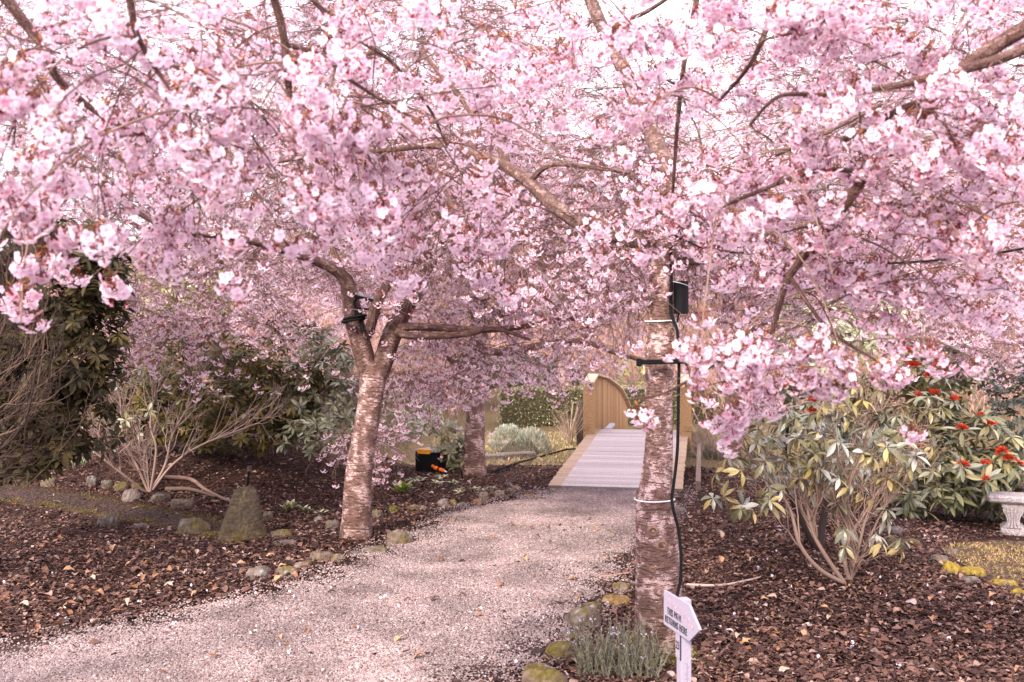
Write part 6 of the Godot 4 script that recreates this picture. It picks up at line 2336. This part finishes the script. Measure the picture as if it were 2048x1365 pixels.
	for col in [Color(0.24, 0.125, 0.075), Color(0.34, 0.20, 0.13), Color(0.15, 0.08, 0.055), Color(0.33, 0.19, 0.11), Color(0.34, 0.25, 0.20)]:
		var mb := MB.new()
		var n := 7
		var ring := []
		for k in n + 1:
			var t := float(k) / n
			var w := 0.26 * sin(PI * pow(t, 0.75)) * R(0.75, 1.1) + 0.01
			var c := 0.22 * sin(t * PI) * R(0.7, 1.2)
			ring.append([Vector3(t - 0.5, c + w * R(0.4, 1.1), w), Vector3(t - 0.5, c, R(-0.02, 0.02)), Vector3(t - 0.5, c + w * R(0.2, 1.0), -w)])
		for k in n:
			for s in [[0, 1], [1, 2]]:
				mb.quad(ring[k][s[0]], ring[k + 1][s[0]], ring[k + 1][s[1]], ring[k][s[1]], col * R(0.85, 1.15), Vector3.UP)
		leaf_mesh.append(mb.mesh())
	var put := func(px: float, py: float, size: float, m: int, label: String, group: String):
		var w := at(px, py)
		solo("fallen_leaf", label, "leaf", leaf_mesh[m], M.dry, Transform3D(Basis.from_euler(Vector3(R(-0.5, 0.5), R(0, TAU), R(-0.5, 0.5))).scaled(Vector3.ONE * size), w + Vector3.UP * (0.02 + size * 0.08)), group)
	for q in [[1040, 1060], [1062, 1064], [1085, 1055], [1098, 1062], [1118, 1058], [1130, 1068], [1160, 1063], [1190, 1066], [1205, 1058], [1218, 1070], [1022, 1058], [1145, 1056], [1075, 1080], [1100, 1090], [1180, 1045], [1177, 1045], [985, 1085], [1010, 1040], [905, 1048], [1200, 1150], [1052, 1128], [1070, 1162], [1143, 1168], [1215, 1125], [1240, 1122], [705, 1195], [1155, 1205], [840, 1325], [845, 1350], [612, 1272], [668, 1185], [730, 1205], [870, 1210], [925, 1200], [960, 1240], [815, 1210], [800, 1290], [560, 1285], [430, 1325], [1000, 1180], [880, 1130]]:
		put.call(q[0], q[1], R(0.04, 0.085), [0, 0, 2, 2, 3][rng.randi() % 5], "curled dry brown leaf lying on the pale gravel path", "dry leaves on the gravel")
	for k in 60:
		var px := R(20, 640)
		put.call(px, R(1100, 1245 - px * 0.12), R(0.05, 0.09), rng.randi() % 5, "large dry leaf on the mulch of the left bed", "large dry leaves on the left bed")
	for k in 55:
		put.call(R(1400, 2040), R(1120, 1360), R(0.04, 0.075), rng.randi() % 5, "large dry leaf on the mulch of the right bed", "large dry leaves on the right bed")
	put.call(1434, 1078, 0.14, 4, "big pale fallen leaf standing out on the mulch beyond the near cherry trunk", "")
	put.call(1440, 1127, 0.09, 3, "orange brown fallen leaf between the near cherry trunk and the leggy rhododendron", "")
	put.call(1652, 1232, 0.10, 3, "orange fallen leaf at the bottom of the right bed below the thin curved twig", "")
	put.call(1267, 942, 0.12, 2, "single dark leaf lying on the bridge ramp", "")

	# fallen blossoms
	var fm := make_cluster(2, Color(1.05, 1.1, 1.2))
	var drop := func(px: float, py: float, label: String, group: String):
		var w := at(px, py)
		solo("fallen_blossom", label, "flower", fm, M.petal, Transform3D(Basis.from_euler(Vector3(R(-1, 1), R(0, TAU), R(-1, 1))).scaled(Vector3.ONE * R(0.5, 0.8)), w + Vector3.UP * 0.035), group)
	for q in [[125, 1230], [132, 1246], [120, 1238], [70, 1250], [188, 1254], [190, 1246], [107, 1153], [313, 1102], [371, 1151], [387, 1180], [411, 1191], [5, 1175], [12, 1172], [278, 1210], [495, 1112], [72, 1126], [204, 1133], [340, 1178], [515, 1198], [340, 1258]]:
		drop.call(q[0], q[1], "small fallen white blossom on the brown mulch at the lower left", "fallen blossoms on the left bed")
	for q in [[1515, 1145], [1545, 1160], [1532, 1125], [1590, 1185], [1600, 1270], [1475, 1240], [1765, 1165], [1770, 1200], [1555, 1112], [1700, 1300], [1900, 1290], [1995, 1220], [2020, 1225], [1850, 1180], [1640, 1330], [1800, 1340]]:
		drop.call(q[0], q[1], "small fallen white blossom on the mulch of the right bed", "fallen blossoms on the right bed")
	for k in 34:
		drop.call(R(480, 1180), R(1180, 1360), "small fallen white blossom on the gravel path", "fallen blossoms on the gravel")
